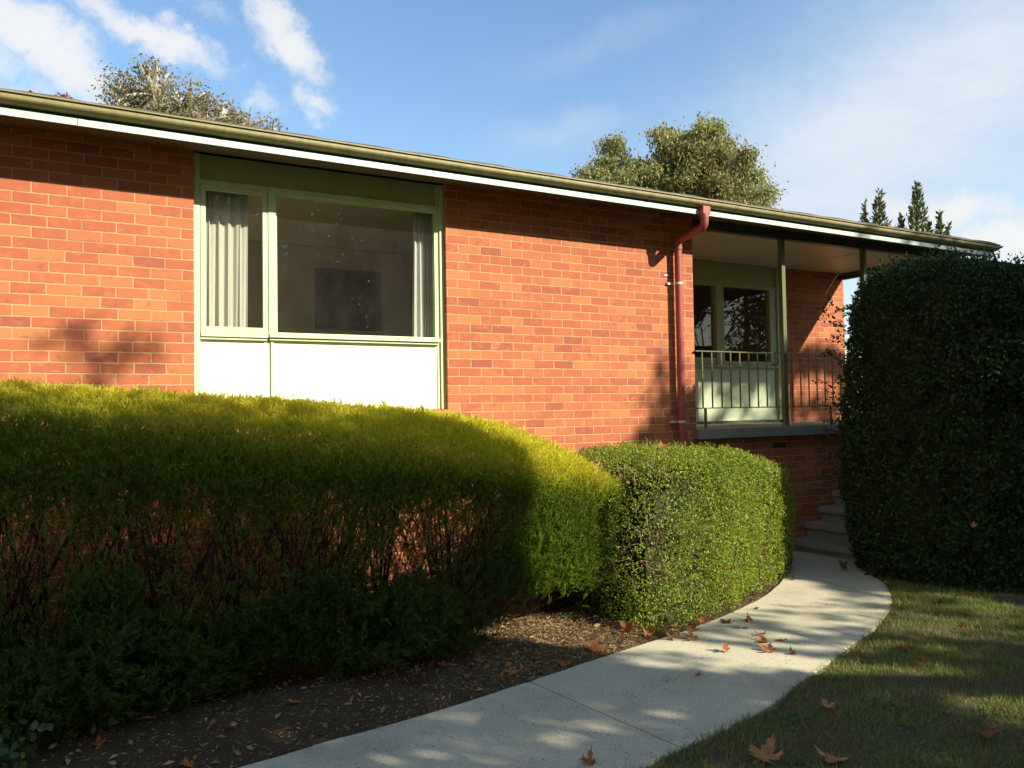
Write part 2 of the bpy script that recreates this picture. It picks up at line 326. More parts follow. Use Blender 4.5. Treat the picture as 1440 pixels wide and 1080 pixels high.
# ------------------------------------------------------------------ light
SUN = np.array([math.cos(R(30)) * math.sin(R(31)), -math.cos(R(30)) * math.cos(R(31)), math.sin(R(30))])
sd = bpy.data.lights.new('sun', 'SUN'); sd.energy = 4.6; sd.angle = R(.53); sd.color = (1.0, .90, .74)
so = bpy.data.objects.new('sun', sd); C.objects.link(so); so.location = (20, -40, 30)
so.rotation_euler = Vector(-SUN).to_track_quat('-Z', 'Y').to_euler()
W = bpy.data.worlds.new('World'); SC.world = W; W.use_nodes = True
def build_world():
    nt = W.node_tree; nt.nodes.clear(); k = NT(nt)
    out = k.n('ShaderNodeOutputWorld'); bg = k.n('ShaderNodeBackground'); bg.inputs[1].default_value = SKY_STRENGTH
    sky = k.n('ShaderNodeTexSky', sky_type='NISHITA'); sky.sun_disc = False; sky.sun_elevation = R(30)
    sky.sun_rotation = math.atan2(SUN[0], SUN[1]); sky.air_density = 1.15; sky.dust_density = .6; sky.ozone_density = 1.6
    g = k.n('ShaderNodeTexCoord').outputs['Generated']
    nv = k.n('ShaderNodeVectorMath', operation='NORMALIZE'); k.l(g, nv.inputs[0]); d = nv.outputs[0]
    # warped direction for ragged cloud outlines
    n1 = k.noise(d, 11, 8, .68, out=1)
    sub = k.n('ShaderNodeVectorMath', operation='SUBTRACT'); k.l(n1, sub.inputs[0]); sub.inputs[1].default_value = (.5, .5, .5)
    wv = k.n('ShaderNodeVectorMath', operation='ADD'); k.l(k.scalev(sub.outputs[0], (.085, .085, .085)), wv.inputs[0]); k.l(d, wv.inputs[1]); wd = wv.outputs[0]
    fine = k.noise(d, 30, 8, .68)
    # (x, y of its centre as seen, along, across, angle, strength): patches of cloud as ellipses on the sky sphere
    puffs = [(35, 38, 92, 34, 36, 1.0), (85, 80, 66, 28, 50, .95), (5, 90, 30, 40, 70, .7), (150, 22, 60, 20, 25, .8), (215, 50, 75, 22, 18, .95), (255, 62, 40, 16, 20, .7), (385, 20, 50, 30, 60, .85), (412, 62, 58, 26, 42, .95), (440, 85, 26, 14, 20, .6), (290, 12, 40, 16, 0, .5), (375, 148, 36, 16, -5, .62), (447, 138, 28, 20, 20, .75), (445, 160, 16, 14, 0, .6), (335, 90, 20, 9, 0, .4), (150, 95, 50, 16, 40, .5),
             (1330, 300, 78, 24, 5, .95), (1425, 345, 80, 26, 0, 1.0), (1255, 292, 44, 14, 0, .55), (-150, 60, 150, 60, 10, .7), (1600, 300, 150, 50, 0, .7)]
    veils = [(1290, 165, 310, 105, -33, 1.0), (1180, 285, 300, 60, -10, .75), (1420, 90, 150, 70, -25, .8), (800, 190, 60, 20, -10, .35), (860, 50, 90, 16, -12, .16), (1060, 205, 170, 36, -20, .4)]
    def mask(lst, dv, soft):
        tot = None
        for (x, y, a, b, ang, s) in lst:
            c = ray(x, y); ca, sa = math.cos(R(ang)), math.sin(R(ang))
            ex = CR * ca - CU * sa; ey = CR * sa + CU * ca
            ex = ex - c * ex.dot(c); ey = ey - c * ey.dot(c)
            dx = k.n('ShaderNodeVectorMath', operation='DOT_PRODUCT'); k.l(dv, dx.inputs[0]); dx.inputs[1].default_value = ex * FPX / a
            dy = k.n('ShaderNodeVectorMath', operation='DOT_PRODUCT'); k.l(dv, dy.inputs[0]); dy.inputs[1].default_value = ey * FPX / b
            dz = k.n('ShaderNodeVectorMath', operation='DOT_PRODUCT'); k.l(dv, dz.inputs[0]); dz.inputs[1].default_value = c
            r2 = k.math('ADD', k.math('MULTIPLY', dx.outputs['Value'], dx.outputs['Value']), k.math('MULTIPLY', dy.outputs['Value'], dy.outputs['Value']))
            e = k.math('MULTIPLY', k.math('EXPONENT', k.math('MULTIPLY', r2, -soft)), k.math('MULTIPLY', k.math('GREATER_THAN', dz.outputs['Value'], 0.0), s))
            tot = e if tot is None else k.math('MAXIMUM', tot, e)
        return tot
    mp = mask(puffs, wd, .75); mv = mask(veils, wd, .6)
    mp = k.math('ADD', mp, k.math('MULTIPLY', k.math('SUBTRACT', fine, .5), .9))
    mpr = k.n('ShaderNodeMapRange', interpolation_type='SMOOTHSTEP'); k.l(mp, mpr.inputs[0]); mpr.inputs[1].default_value = .22; mpr.inputs[2].default_value = .95
    # unseen cloud added behind the camera to whiten the sky fill
    rest = k.ramp(k.noise(k.scalev(d, (1, 1, 2.2)), 2.3, 6, .6), [(.36, 0.0), (.60, .85)])
    sepd = k.n('ShaderNodeSeparateXYZ'); k.l(d, sepd.inputs[0])
    away = k.n('ShaderNodeVectorMath', operation='DOT_PRODUCT'); k.l(d, away.inputs[0]); away.inputs[1].default_value = -CF
    rest = k.math('MULTIPLY', rest, k.ramp(away.outputs['Value'], [(.0, 0.0), (.4, 1.0)]))
    streak = k.noise(k.scalev(d, (1, 1, 3)), 9, 6, .65)
    mv = k.math('MULTIPLY', mv, k.math('ADD', .55, k.math('MULTIPLY', streak, .9)))
    col = k.mix(1.0, sky.outputs[0], sky.outputs[0])
    hs = k.n('ShaderNodeHueSaturation'); hs.inputs['Saturation'].default_value = SKY_SAT; hs.inputs['Value'].default_value = SKY_VAL; k.l(sky.outputs[0], hs.inputs['Color'])
    c = k.mix(mv, hs.outputs[0], CLOUD_VEIL)
    c = k.mix(rest, c, CLOUD_VEIL)
    c = k.mix(k.math('MULTIPLY', mpr.outputs[0], .93), c, k.mix(fine, CLOUD_PUFF, tuple(x * .82 for x in CLOUD_PUFF)))
    k.l(c, bg.inputs[0]); k.l(bg.outputs[0], out.inputs[0])
SKY_STRENGTH = .077; SKY_SAT = 1.12; SKY_VAL = 1.35
CLOUD_VEIL = (4.7, 5.2, 5.8); CLOUD_PUFF = (6.3, 6.4, 6.4)
build_world()
vs = SC.view_settings; vs.view_transform = 'Standard'; vs.look = 'None'; vs.gamma = 1; vs.use_curve_mapping = False; vs.exposure = 1.05
SC.cycles.use_denoising = True; SC.cycles.max_bounces = 6; SC.cycles.transparent_max_bounces = 12

# ------------------------------------------------------------------ sun view: (u, v) of the ray through a point, on the plane of the front wall
SX = SUN[0] / SUN[1]; SZ = SUN[2] / SUN[1]           # both negative
def uv_of(P): return P[..., 0] - SX * P[..., 1], P[..., 2] - 3.47 - SZ * P[..., 1]
def from_uv(u, v, y): return np.stack([u + SX * y, v + 3.47 + SZ * y, y], -1)
# the part of the crowns of the street trees that lets the sun through
LITP = np.array([(-2.6, 3), (-2.45, -2.1), (-1.95, -2.42), (-1.55, -2.65), (-1.27, -3.05), (-1.62, -3.42), (-1.80, -3.95), (-1.75, -4.35), (-1.6, -4.75), (-1.5, -5.0), (-1.80, -5.3), (-1.6, -5.62),
                 (-1.5, -5.95), (-1.95, -6.6), (-1.4, -6.7), (-.75, -6.0), (-.25, -5.55), (-.35, -5.1), (.5, -5.0), (1.4, -4.85), (2.35, -4.5), (2.3, -3.0), (2.0, -2.1), (2.4, -1.7), (3.4, -1.25), (5.0, -.75), (5.2, .1), (7.4, .1), (7.5, .55), (9.2, .6), (9.2, 3)])
def poly_dist(u, v, P):
    """signed distance, negative inside"""
    n = len(P); inside = np.zeros(u.shape, bool); dmin = np.full(u.shape, 1e9)
    for i in range(n):
        a, b = P[i], P[(i + 1) % n]
        cond = ((a[1] > v) != (b[1] > v)); xs = (b[0] - a[0]) * (v - a[1]) / ((b[1] - a[1]) if b[1] != a[1] else 1e-9) + a[0]
        inside ^= cond & (u < xs)
        t = np.clip(((u - a[0]) * (b[0] - a[0]) + (v - a[1]) * (b[1] - a[1])) / ((b - a) @ (b - a)), 0, 1)
        dmin = np.minimum(dmin, np.hypot(u - a[0] - t * (b[0] - a[0]), v - a[1] - t * (b[1] - a[1])))
    return np.where(inside, -dmin, dmin)
def cover(u, v):
    d = poly_dist(u, v, LITP) + (fbm(u * 2.5 + 9, v * 2.5) - .5) * .18
    top = (v > -2.2) & (u < -2.3)
    d = np.where(top, -1, d)
    c = np.where(d > 0, .985, 0.0)
    # broken light: left of the opening on the path, on the far path, on the porch and over the left hedge top
    hole = fbm(u * 3.2 + v * 2.0 + 3, v * 5 + 17)
    near = (u < -1.3) & (v < -5.1) & (u > -4.2); c = np.where(near & (hole > .50), .55, c)
    far = (u > -.8) & (u < 2.8) & (v < -4.85) & (v > -5.9); c = np.where(far, np.where(hole > .47, .25, .9), c)
    lawn = (u > -1.5) & (v < -5.9); c = np.where(lawn & (hole > .52), .6, c)
    porch = (u > 4.9) & (v < .15) & (v > -1.0); c = np.where(porch, np.where(hole > .47, .15, .9), c)
    hedge = (u < -2.0) & (v < -2.1) & (v > -2.75); c = np.where(hedge, .50 + .3 * (hole < .5), c)
    bigtop = (u > 2.4) & (v > -2.3) & (v <= -.75); c = np.where((d > 0) & bigtop, .9, c)
    # a slender top that throws a soft shadow beside the downpipe, and three twigs seen on the left wall
    w = np.clip((-v - .85) / 1.1, 0, 1.2); c = np.maximum(c, np.where((v < -.85) & (v > -2.6), .62 * np.exp(-((u - 2.42) / (.08 + .34 * w)) ** 2 * 1.2) * (fbm(u * 5, v * 5) > .33), 0))
    for (a, b, r, s) in ((-3.46, -1.15, .13, .97), (-2.99, -1.17, .17, .95), (-3.25, -1.46, .15, .96), (-3.08, -1.30, .09, .9)):
        c = np.maximum(c, s * np.exp(-((u - a) ** 2 + (v - b) ** 2 * 1.6) / r ** 2))
    return c

# ================================================================== THE HOUSE
house = empty('brick_house', (2.5, 3, 0), 'single storey red brick house with green window joinery and a raised corner porch', 'house')
def part(mb, name, mat, parent=house, **kw):
    o = mb.build(name, mat, parent, **kw)
    return o
TILT = -.0055
def ez(x): return TILT * (x - 2.0)
WX0, WX1 = -2.545, -.245                        # window opening
# walls: left of the window, under it, right of it (0.23 thick)
b = MB(); b.box(-9.5, WX0, 0, .23, -.1, 3.96); b.box(WX0, WX1, 0, .20, -.1, 1.775); b.box(WX1, 2.88, 0, .23, -.1, 3.96)
part(b, 'brick_wall', M['brick'])
b = MB(); b.box(2.65, 2.88, .23, 2.0, -.1, 3.96); part(b, 'porch_side_wall', M['brick'])
b = MB(); b.box(2.88, 7.95, 0.0, .2, -.1, 1.385); part(b, 'porch_base_wall', M['brick'])
b = MB(); b.box(6.53, 7.97, 2.0, 2.23, 1.2, 3.96); part(b, 'porch_back_wall', M['brick'])
b = MB(); b.box(-9.5, -9.27, .23, 8, -.1, 3.96); b.box(-9.5, 7.97, 8, 8.23, -.1, 3.96); b.box(7.74, 7.97, 2.23, 8, -.1, 3.96); part(b, 'outer_wall', M['brick'])
# row of small vents low in the walls
for (x, z) in ((2.235, 1.275), (4.10, 1.255), (-5.2, 1.275)):
    b = MB(); b.box(x, x + .21, -.004, .02, z, z + .06)
    v = part(b, 'wall_vent', M['vent'])
    b = MB()
    for i in range(7): b.box(x + .012 + i * .028, x + .020 + i * .028, -.009, -.0045, z + .006, z + .054)
    b.build('vent_bar', M['darkgreen'], v)

# ---- eaves, gutter, fascia, roof
def sweep_x(prof, x0, x1, n=24):
    """a profile of (y, z) swept along the eave, following its slight fall"""
    xs = np.linspace(x0, x1, n); P = np.array(prof)
    V = np.array([[(x, p[0], p[1] + ez(x)) for p in P] for x in xs]).reshape(-1, 3); k = len(P); F = []
    for i in range(n - 1):
        for j in range(k): F.append((i * k + j, i * k + (j + 1) % k, (i + 1) * k + (j + 1) % k, (i + 1) * k + j))
    mb = MB(); mb.addarr(V, np.array(F)); mb.f.append(np.arange(k).reshape(1, -1)); mb.f.append(np.arange(k).reshape(1, -1)[:, ::-1] + (n - 1) * k); return mb
XR = 8.06
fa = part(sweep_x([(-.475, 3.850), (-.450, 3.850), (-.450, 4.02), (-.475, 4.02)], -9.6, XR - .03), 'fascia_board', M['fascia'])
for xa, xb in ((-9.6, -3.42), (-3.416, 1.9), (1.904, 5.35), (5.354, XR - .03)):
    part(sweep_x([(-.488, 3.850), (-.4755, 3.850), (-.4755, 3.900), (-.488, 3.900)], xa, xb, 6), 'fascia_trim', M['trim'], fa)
GA, GB, GZ = .085, .042, 3.965
gp = lambda t, e=0: (-.478 - (GA + e) * math.cos(t), GZ - (GB + e) * math.sin(t))
arc = [gp(t) for t in np.linspace(0, math.pi / 2 * .93, 10)]
lip = [(-.478 - GA, 3.982), (-.478 - GA + .013, 3.984), (-.478 - GA + .013, 3.993), (-.478 - GA - .009, 3.994), (-.478 - GA - .009, 4.004), (-.478 - GA + .004, 4.006), (-.478 - GA + .016, 4.0)]
inner = [gp(t, -.003) for t in np.linspace(math.pi / 2 * .93, 0, 10)]
gut = part(sweep_x([(-.478, 3.99), (-.478, GZ - GB)] + arc[::-1] + lip + inner[::-1] + [(-.481, GZ - GB + .003), (-.481, 3.99)], -9.7, XR, 40), 'roof_gutter', M['gutter'], smooth=False)
for x in (-3.33, -2.40, -.87, -.35, 1.85, 3.05, 4.9, 6.98):
    ps = [gp(t, .0025) for t in np.linspace(-.3, math.pi / 2 * .93, 9)]
    part(sweep_x(ps + [(p[0] + .0022, p[1] + .001) for p in ps[::-1]], x, x + .03, 2), 'gutter_joint', M['gutter'], gut)
b = MB(); b.add([(XR, -.478, 3.99 + ez(8)), (XR, -.565, 3.99 + ez(8)), (XR, -.563, 3.955 + ez(8)), (XR, -.53, 3.932 + ez(8)), (XR, -.478, 3.923 + ez(8))], [(0, 1, 2, 3, 4)]); b.build('gutter_end_cap', M['gutter'], gut)
# eave lining over the brick walls, beams, porch ceiling
b = MB(); b.box(-9.5, 2.88, -.449, -.001, 3.955, 3.97); part(b, 'eave_lining', M['soffit'])
b = MB(); b.box(2.885, 7.85, .095, 1.998, 3.940, 3.955); part(b, 'porch_ceiling', M['ceiling'])
for x in (4.12, 5.34, 6.56): b = MB(); b.box(x, x + .03, .097, 1.996, 3.936, 3.9398); part(b, 'ceiling_strip', M['ceiling'])
b = MB(); b.box(2.882, 8.0, 0.0, .094, 3.835, 3.95); part(b, 'front_beam', M['darkgreen'], bevel=.003)
b = MB(); b.box(7.86, 7.95, .096, 1.998, 3.835, 3.95); part(b, 'side_beam', M['darkgreen'], bevel=.003)
b = MB(); b.box(7.951, 8.03, -.448, 2.3, 3.93, 3.955); b.box(2.885, 7.85, -.449, -.001, 3.940, 3.956); part(b, 'porch_eave_lining', M['soffit'])
# roof: low pitched, rows of flat tiles
sl = math.tan(R(11.5)); b = MB(); ry = np.linspace(-.50, 4.3, 15); nx = 90
for i in range(14):
    for s in (0, 1):
        y0, y1 = ry[i], ry[i + 1]; f = lambda y: 4.012 + (y + .5) * sl
        if s: Y0, Y1 = 8.7 - y0, 8.7 - y1
        else: Y0, Y1 = y0, y1
        xs = np.linspace(-9.75, XR + .02, nx); wav = .006 * np.sin(np.arange(nx) * 2.1)
        top = np.stack([xs, np.full(nx, Y0), f(y0) + .028 + wav + ez(xs) * .9], 1); topb = np.stack([xs, np.full(nx, Y1), f(y1) + .006 + wav + ez(xs) * .9], 1); low = top - np.array([0, 0, .028])
        V = np.concatenate([low, top, topb]); a = np.arange(nx - 1)
        F = np.concatenate([np.stack([a, a + 1, nx + a + 1, nx + a], 1), np.stack([nx + a, nx + a + 1, 2 * nx + a + 1, 2 * nx + a], 1)])
        b.addarr(V, F)
roof = part(b, 'roof', M['roof'])
b = MB(); b.box(-9.8, XR + .03, 4.2, 4.5, 4.99, 5.03); b.build('ridge', M['roof'], roof)
b = MB(); e = ez(8)
b.add([(8.0, -.49, 3.84 + e), (8.0, 4.35, 3.84 + 4.85 * sl + e), (8.0, 9.2, 3.84 + e), (8.0, 9.2, 4.0 + e), (8.0, 4.35, 4.0 + 4.85 * sl + e), (8.0, -.49, 4.0 + e),
       (8.03, -.49, 3.84 + e), (8.03, 4.35, 3.84 + 4.85 * sl + e), (8.03, 9.2, 3.84 + e), (8.03, 9.2, 4.0 + e), (8.03, 4.35, 4.0 + 4.85 * sl + e), (8.03, -.49, 4.0 + e)],
      [(0, 1, 4, 5), (1, 2, 3, 4), (6, 11, 10, 7), (7, 10, 9, 8), (5, 4, 10, 11), (4, 3, 9, 10), (0, 6, 7, 1), (1, 7, 8, 2), (0, 5, 11, 6)])
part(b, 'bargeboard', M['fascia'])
for P_ in ([(7.96, 2.0, 3.96), (7.96, 8.2, 3.96), (7.96, 4.35, 4.8)], [(-9.5, .0, 3.96), (-9.5, 4.35, 4.9), (-9.5, 8.2, 3.96)]): b = MB(); b.add(P_, [(0, 1, 2)]); part(b, 'gable_lining', M['frame'])

# ---- big window
win = empty('front_window', (-1.4, .05, 1.5)); win.parent = house; win.matrix_parent_inverse = Matrix.Translation(-house.location)
def wpart(mb, name, mat, parent=None, **kw):
    o = mb.build(name, mat, None, **kw); p = parent or win; o.parent = p
    o.matrix_parent_inverse = Matrix.Translation(-(Vector(house.location) * 0 + p_loc(p))); return o
def p_loc(o):
    v = Vector(o.location)
    return v
F0 = .045     # face of the frame
b = MB()
b.box(WX0, WX0 + .055, F0, .16, 1.78, 3.955)                 # left jamb
b.box(WX1 - .045, WX1, F0, .16, 1.78, 3.955)                # right jamb, three steps
b.box(WX1 - .075, WX1 - .046, F0 + .02, .16, 1.78, 3.955)
b.box(-1.925, -1.860, F0 - .004, .16, 2.455, 3.742)        # mullion
b.box(WX0 + .056, -1.926, F0 + .004, .16, 3.700, 3.740)        # head rail over the sash
b.box(-1.859, WX1 - .076, F0 + .004, .16, 3.690, 3.742)
b.box(-1.906, -1.886, F0 + .012, .15, 1.78, 2.412)
wpart(b, 'window_frame', M['frame'], bevel=.002)
b = MB(); b.box(WX0 + .057, -1.9, F0 + .022, .12, 3.744, 3.955); b.box(-1.9, WX1 - .077, F0 + .022, .12, 3.746, 3.955); b.box(-.775, -.735, F0 + .010, F0 + .0215, 3.85, 3.955)
wpart(b, 'head_panel', M['head'])
b = MB(); b.box(WX0 + .058, -1.9265, F0 - .012, .16, 2.415, 2.452); b.box(-1.9255, WX1 - .055, F0 - .030, .16, 2.420, 2.453); b.box(WX0 + .058, -1.94, F0 - .005, .1, 2.392, 2.405); b.box(-1.92, WX1 - .07, F0 - .010, .1, 2.397, 2.410)
sill = wpart(b, 'window_sill', M['frame'], bevel=.003)
b = MB(); b.box(WX0 + .057, -1.9065, F0 + .03, .10, 1.78, 2.391); wpart(b, 'spandrel_panel', M['panel'])
b = MB(); b.box(-1.8855, WX1 - .0765, F0 + .03, .10, 1.78, 2.396); wpart(b, 'spandrel_panel', M['panel'])
# opening sash
x0, x1, z0, z1 = WX0 + .060, -1.930, 2.456, 3.698
b = MB(); b.box(x0, x0 + .042, .048, .085, z0, z1); b.box(x1 - .042, x1, .048, .085, z0, z1); b.box(x0 + .0425, x1 - .0425, .05, .085, z0, z0 + .046); b.box(x0 + .0425, x1 - .0425, .05, .085, z1 - .042, z1)
sash = wpart(b, 'window_sash', M['frame'], bevel=.002)
def pane(name, x0, x1, z0, z1, y, parent):
    b = MB(); b.box(x0, x1, y, y + .005, z0, z1); return wpart(b, name, M['glass'], parent)
pane('glass_pane', x0 + .040, x1 - .040, z0 + .043, z1 - .040, .066, win)
pane('glass_pane', -1.862, WX1 - .072, 2.450, 3.694, .085, win)
b = MB(); b.box(-1.859, -1.845, .07, .084, 2.454, 3.689); b.box(WX1 - .090, WX1 - .0765, .07, .084, 2.454, 3.689); b.box(-1.8445, WX1 - .0905, .07, .084, 2.454, 2.470); b.box(-1.8445, WX1 - .0905, .07, .084, 3.672, 3.689)
wpart(b, 'glazing_bead', M['frame'])
# ---- porch window
pw = empty('porch_window', (5.5, 2.0, 1.5)); pw.parent = house; pw.matrix_parent_inverse = Matrix.Translation(-house.location)
def pp(mb, name, mat, parent=None, **kw): return wpart(mb, name, mat, parent or pw, **kw)
b = MB(); b.box(2.885, 6.53, 2.03, 2.10, 3.62, 3.94); pp(b, 'head_panel', M['frame_shaded']); b = MB(); b.box(2.885, 6.53, 2.031, 2.10, 1.555, 2.36); pp(b, 'spandrel_panel', M['panel_shaded'])
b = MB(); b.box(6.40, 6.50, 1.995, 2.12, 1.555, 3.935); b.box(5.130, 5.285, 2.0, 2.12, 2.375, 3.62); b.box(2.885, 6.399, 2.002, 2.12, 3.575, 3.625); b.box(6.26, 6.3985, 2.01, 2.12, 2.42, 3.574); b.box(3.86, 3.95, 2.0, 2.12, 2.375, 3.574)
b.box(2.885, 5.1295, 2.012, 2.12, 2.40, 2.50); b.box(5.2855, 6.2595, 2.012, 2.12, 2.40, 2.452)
pp(b, 'window_frame', M['frame_shaded'], bevel=.002)
b = MB(); b.box(2.885, 6.399, 1.96, 2.12, 2.355, 2.392); pp(b, 'window_sill', M['frame_shaded'], bevel=.003)
b = MB(); b.box(2.885, 6.39, 1.985, 2.10, 1.512, 1.552); pp(b, 'bottom_plate', M['darkgreen'])
for (x0, x1, z0) in ((2.885, 3.858, 2.50), (3.952, 5.128, 2.50), (5.287, 6.258, 2.454)): pane('glass_pane', x0, x1, z0, 3.573, 2.06, pw)
# rooms behind the glass
b = MB()
b.box(-4.2, -4.15, .24, 3.2, 1.5, 3.9); b.box(1.9, 1.95, .24, 3.2, 1.5, 3.9); b.box(-4.2, 1.95, 3.2, 3.25, 1.5, 3.9)
b.box(-4.15, WX0, .235, .27, 1.5, 3.9); b.box(WX1, 1.9, .235, .27, 1.5, 3.9); b.box(WX0, WX1, .205, .24, 1.5, 1.78); b.box(WX0, WX1, .125, .16, 1.78, 2.39)
part(b, 'room_wall', M['wallin'])
b = MB(); b.box(-4.2, 1.95, .235, 3.2, 3.905, 3.93); b.box(2.885, 7.7, 2.12, 6.0, 3.905, 3.93); part(b, 'room_ceiling', M['wallin'])
b = MB(); b.box(-4.2, 1.95, .235, 3.2, 1.44, 1.495); b.box(2.885, 7.7, 2.12, 6.0, 1.44, 1.495); part(b, 'room_floor', M['floorin'])
b = MB(); b.box(2.89, 7.7, 6.0, 6.05, 1.5, 3.9); b.box(2.83, 2.885, 2.24, 6.0, 1.5, 3.9); b.box(7.69, 7.735, 2.24, 6.0, 1.5, 3.9); part(b, 'back_room_wall', M['floorin'])
b = MB(); b.box(.72, 1.35, 3.185, 3.199, 1.5, 3.55); part(b, 'room_doorway', M['floorin'])
# things in the room
tv = empty('picture_frame', (-.15, 3.18, 3.2), 'dark square picture hanging on the far wall inside the big window', 'picture')
b = MB(); b.box(-.58, .26, 3.15, 3.185, 2.86, 3.60); b.build('picture_panel', M['black'], tv)
b = MB(); b.box(-.60, -.58, 3.14, 3.185, 2.84, 3.62); b.box(.26, .28, 3.14, 3.185, 2.84, 3.62); b.box(-.58, .26, 3.14, 3.185, 2.84, 2.86); b.box(-.58, .26, 3.14, 3.185, 3.60, 3.62); b.build('frame_edge', M['darkgreen'], tv)
def curtain(name, xb0, xb1, xt0, xt1, z0, z1, y, folds, amp, mat, label, seed):
    g = np.random.default_rng(seed); n = 160; nz = 14; ph = g.uniform(0, 6.28, 3)
    s = np.linspace(0, 1, n); V = []
    for iz in range(nz):
        t = iz / (nz - 1); z = z0 + (z1 - z0) * t
        xa, xb = xb0 + (xt0 - xb0) * t, xb1 + (xt1 - xb1) * t
        w = np.sin(s * folds * 6.283 + ph[0] + .5 * t) + .4 * np.sin(s * folds * 2.3 * 6.283 + ph[1] - t)
        V.append(np.stack([xa + (xb - xa) * s + .006 * np.cos(s * folds * 6.283), y + amp * w * (1.1 - .35 * t), np.full(n, z)], 1))
    V = np.concatenate(V); a = (np.arange(nz - 1)[:, None] * n + np.arange(n - 1)[None]).reshape(-1)
    mb = MB(); mb.addarr(V, np.stack([a, a + 1, a + n + 1, a + n], 1)); o = mb.build(name, mat, smooth=True)
    sm = o.modifiers.new('thickness', 'SOLIDIFY'); sm.thickness = .0015
    return tag(o, label, 'curtain')
curtain('curtain', -2.50, -2.09, -2.50, -2.07, 1.62, 3.72, .20, 5, .020, M['curtain'], 'cream curtain in soft folds behind the narrow left sash', 1)
curtain('curtain', -.545, -.40, -.50, -.40, 1.62, 3.72, .19, 2.2, .016, M['net'], 'bright white curtain edge at the right side of the big window', 2)
curtain('curtain', -.40, -.235, -.40, -.235, 1.62, 3.74, .21, 5, .012, M['curtain'], 'greyish curtain gathered hard against the right window frame', 3)

# ---- porch slab, posts, railing, downpipe
b = MB(); b.box(2.84, 7.98, -.085, 1.999, 1.395, 1.508); part(b, 'porch_slab', M['slab'], bevel=.004)
b = MB(); b.box(2.885, 7.9, -.075, 1.98, 1.5085, 1.5115); part(b, 'porch_floor', M['slabtop'])
for x in (4.375, 5.915, 7.86):
    b = MB(); b.box(x - .031, x + .031, .010, .072, 1.512, 3.834); part(b, 'porch_post', M['post'], bevel=.004)
rail = empty('porch_railing', (4, -.03, 1.5)); rail.parent = house; rail.matrix_parent_inverse = Matrix.Translation(-house.location)
b = MB(); b.box(2.86, 6.30, -.042, -.012, 2.398, 2.410); wpart(b, 'top_rail', M['rail'], rail)
b = MB(); b.box(2.86, 6.30, -.037, -.017, 1.742, 1.754); wpart(b, 'bottom_rail', M['rail'], rail)
for i in range(24):
    x = 2.966 + i * .1468
    if x > 6.3: break
    b = MB(); b.box(x - .0065, x + .0065, -.0335, -.0205, 1.7545, 2.3975); wpart(b, 'baluster', M['rail'], rail)
for x in (3.0, 5.11, 6.24):
    b = MB(); b.box(x - .012, x + .012, -.038, -.016, 1.512, 1.7415); wpart(b, 'rail_foot', M['rail'], rail)
dp = empty('downpipe', (2.6, -.08, 0)); dp.parent = house; dp.matrix_parent_inverse = Matrix.Translation(-house.location)
PX = 2.597; rr = .042
b = MB(); b.tube([(PX, -.082, .02), (PX, -.082, 1.2), (PX, -.082, 2.4), (PX, -.082, 3.60)], rr, 20); wpart(b, 'vertical_pipe', M['pipe'], dp, smooth=True)
path = [(PX, -.082, 3.56), (PX, -.082, 3.60), (PX, -.088, 3.625), (PX, -.105, 3.642), (PX, -.135, 3.652)]
path += [(PX, -.46, 3.70), (PX, -.49, 3.712), (PX, -.512, 3.735), (PX, -.52, 3.765), (PX, -.52, 3.83)]
b = MB(); b.tube(path, rr + .003, 20); wpart(b, 'offset_bend', M['pipe'], dp, smooth=True)
for (cy, c0, c1) in ((-.52, 3.80, 3.838), (-.082, 3.535, 3.57)): b = MB(); b.tube([(PX, cy, c0), (PX, cy, c1)], rr + .007, 20, cap=True); wpart(b, 'pipe_collar', M['pipe'], dp)
b = MB(); b.box(PX - .052, PX + .052, -.562, -.484, 3.838, 3.928); wpart(b, 'gutter_outlet', M['pipe'], dp, bevel=.004)
for z in (3.155, 1.60):
    b = MB(); b.tube([(PX, -.082, z - .013), (PX, -.082, z + .013)], rr + .0035, 20, cap=True); b.box(PX - .115, PX - .03, -.030, -.003, z - .012, z + .012); b.box(PX + .03, PX + .085, -.030, -.003, z - .012, z + .012)
    wpart(b, 'pipe_clip', M['clip'], dp)
b = MB(); b.box(PX - .14, PX - .06, -.0035, -.001, 3.245, 3.262); wpart(b, 'old_clip_mark', M['clip'], dp)

# ---- steps up to the porch
st = empty('concrete_steps', (5.2, -.55, 0), 'grey concrete steps climbing beside the brick wall behind the dark hedge', 'steps')
hs = [.135, .32, .495, .67, .845, 1.02, 1.19, 1.36, 1.508]; fx = [4.33, 4.60, 4.86, 5.12, 5.38, 5.64, 5.90, 6.16, 6.42]
for i, (z, x) in enumerate(zip(hs, fx)):
    x1 = fx[i + 1] + .06 if i < 8 else 7.6
    b = MB(); b.box(x, x1, -1.0, -.004 if i < 8 else -.09, z - .075, z); b.build('tread', M['step'], st, bevel=.008)
    b = MB(); b.box(x + .045, x1 - .02, -.98, -.006 if i < 8 else -.092, max(-.05, z - .20 if i else -.05), z - .0755); b.build('riser', M['step'], st)

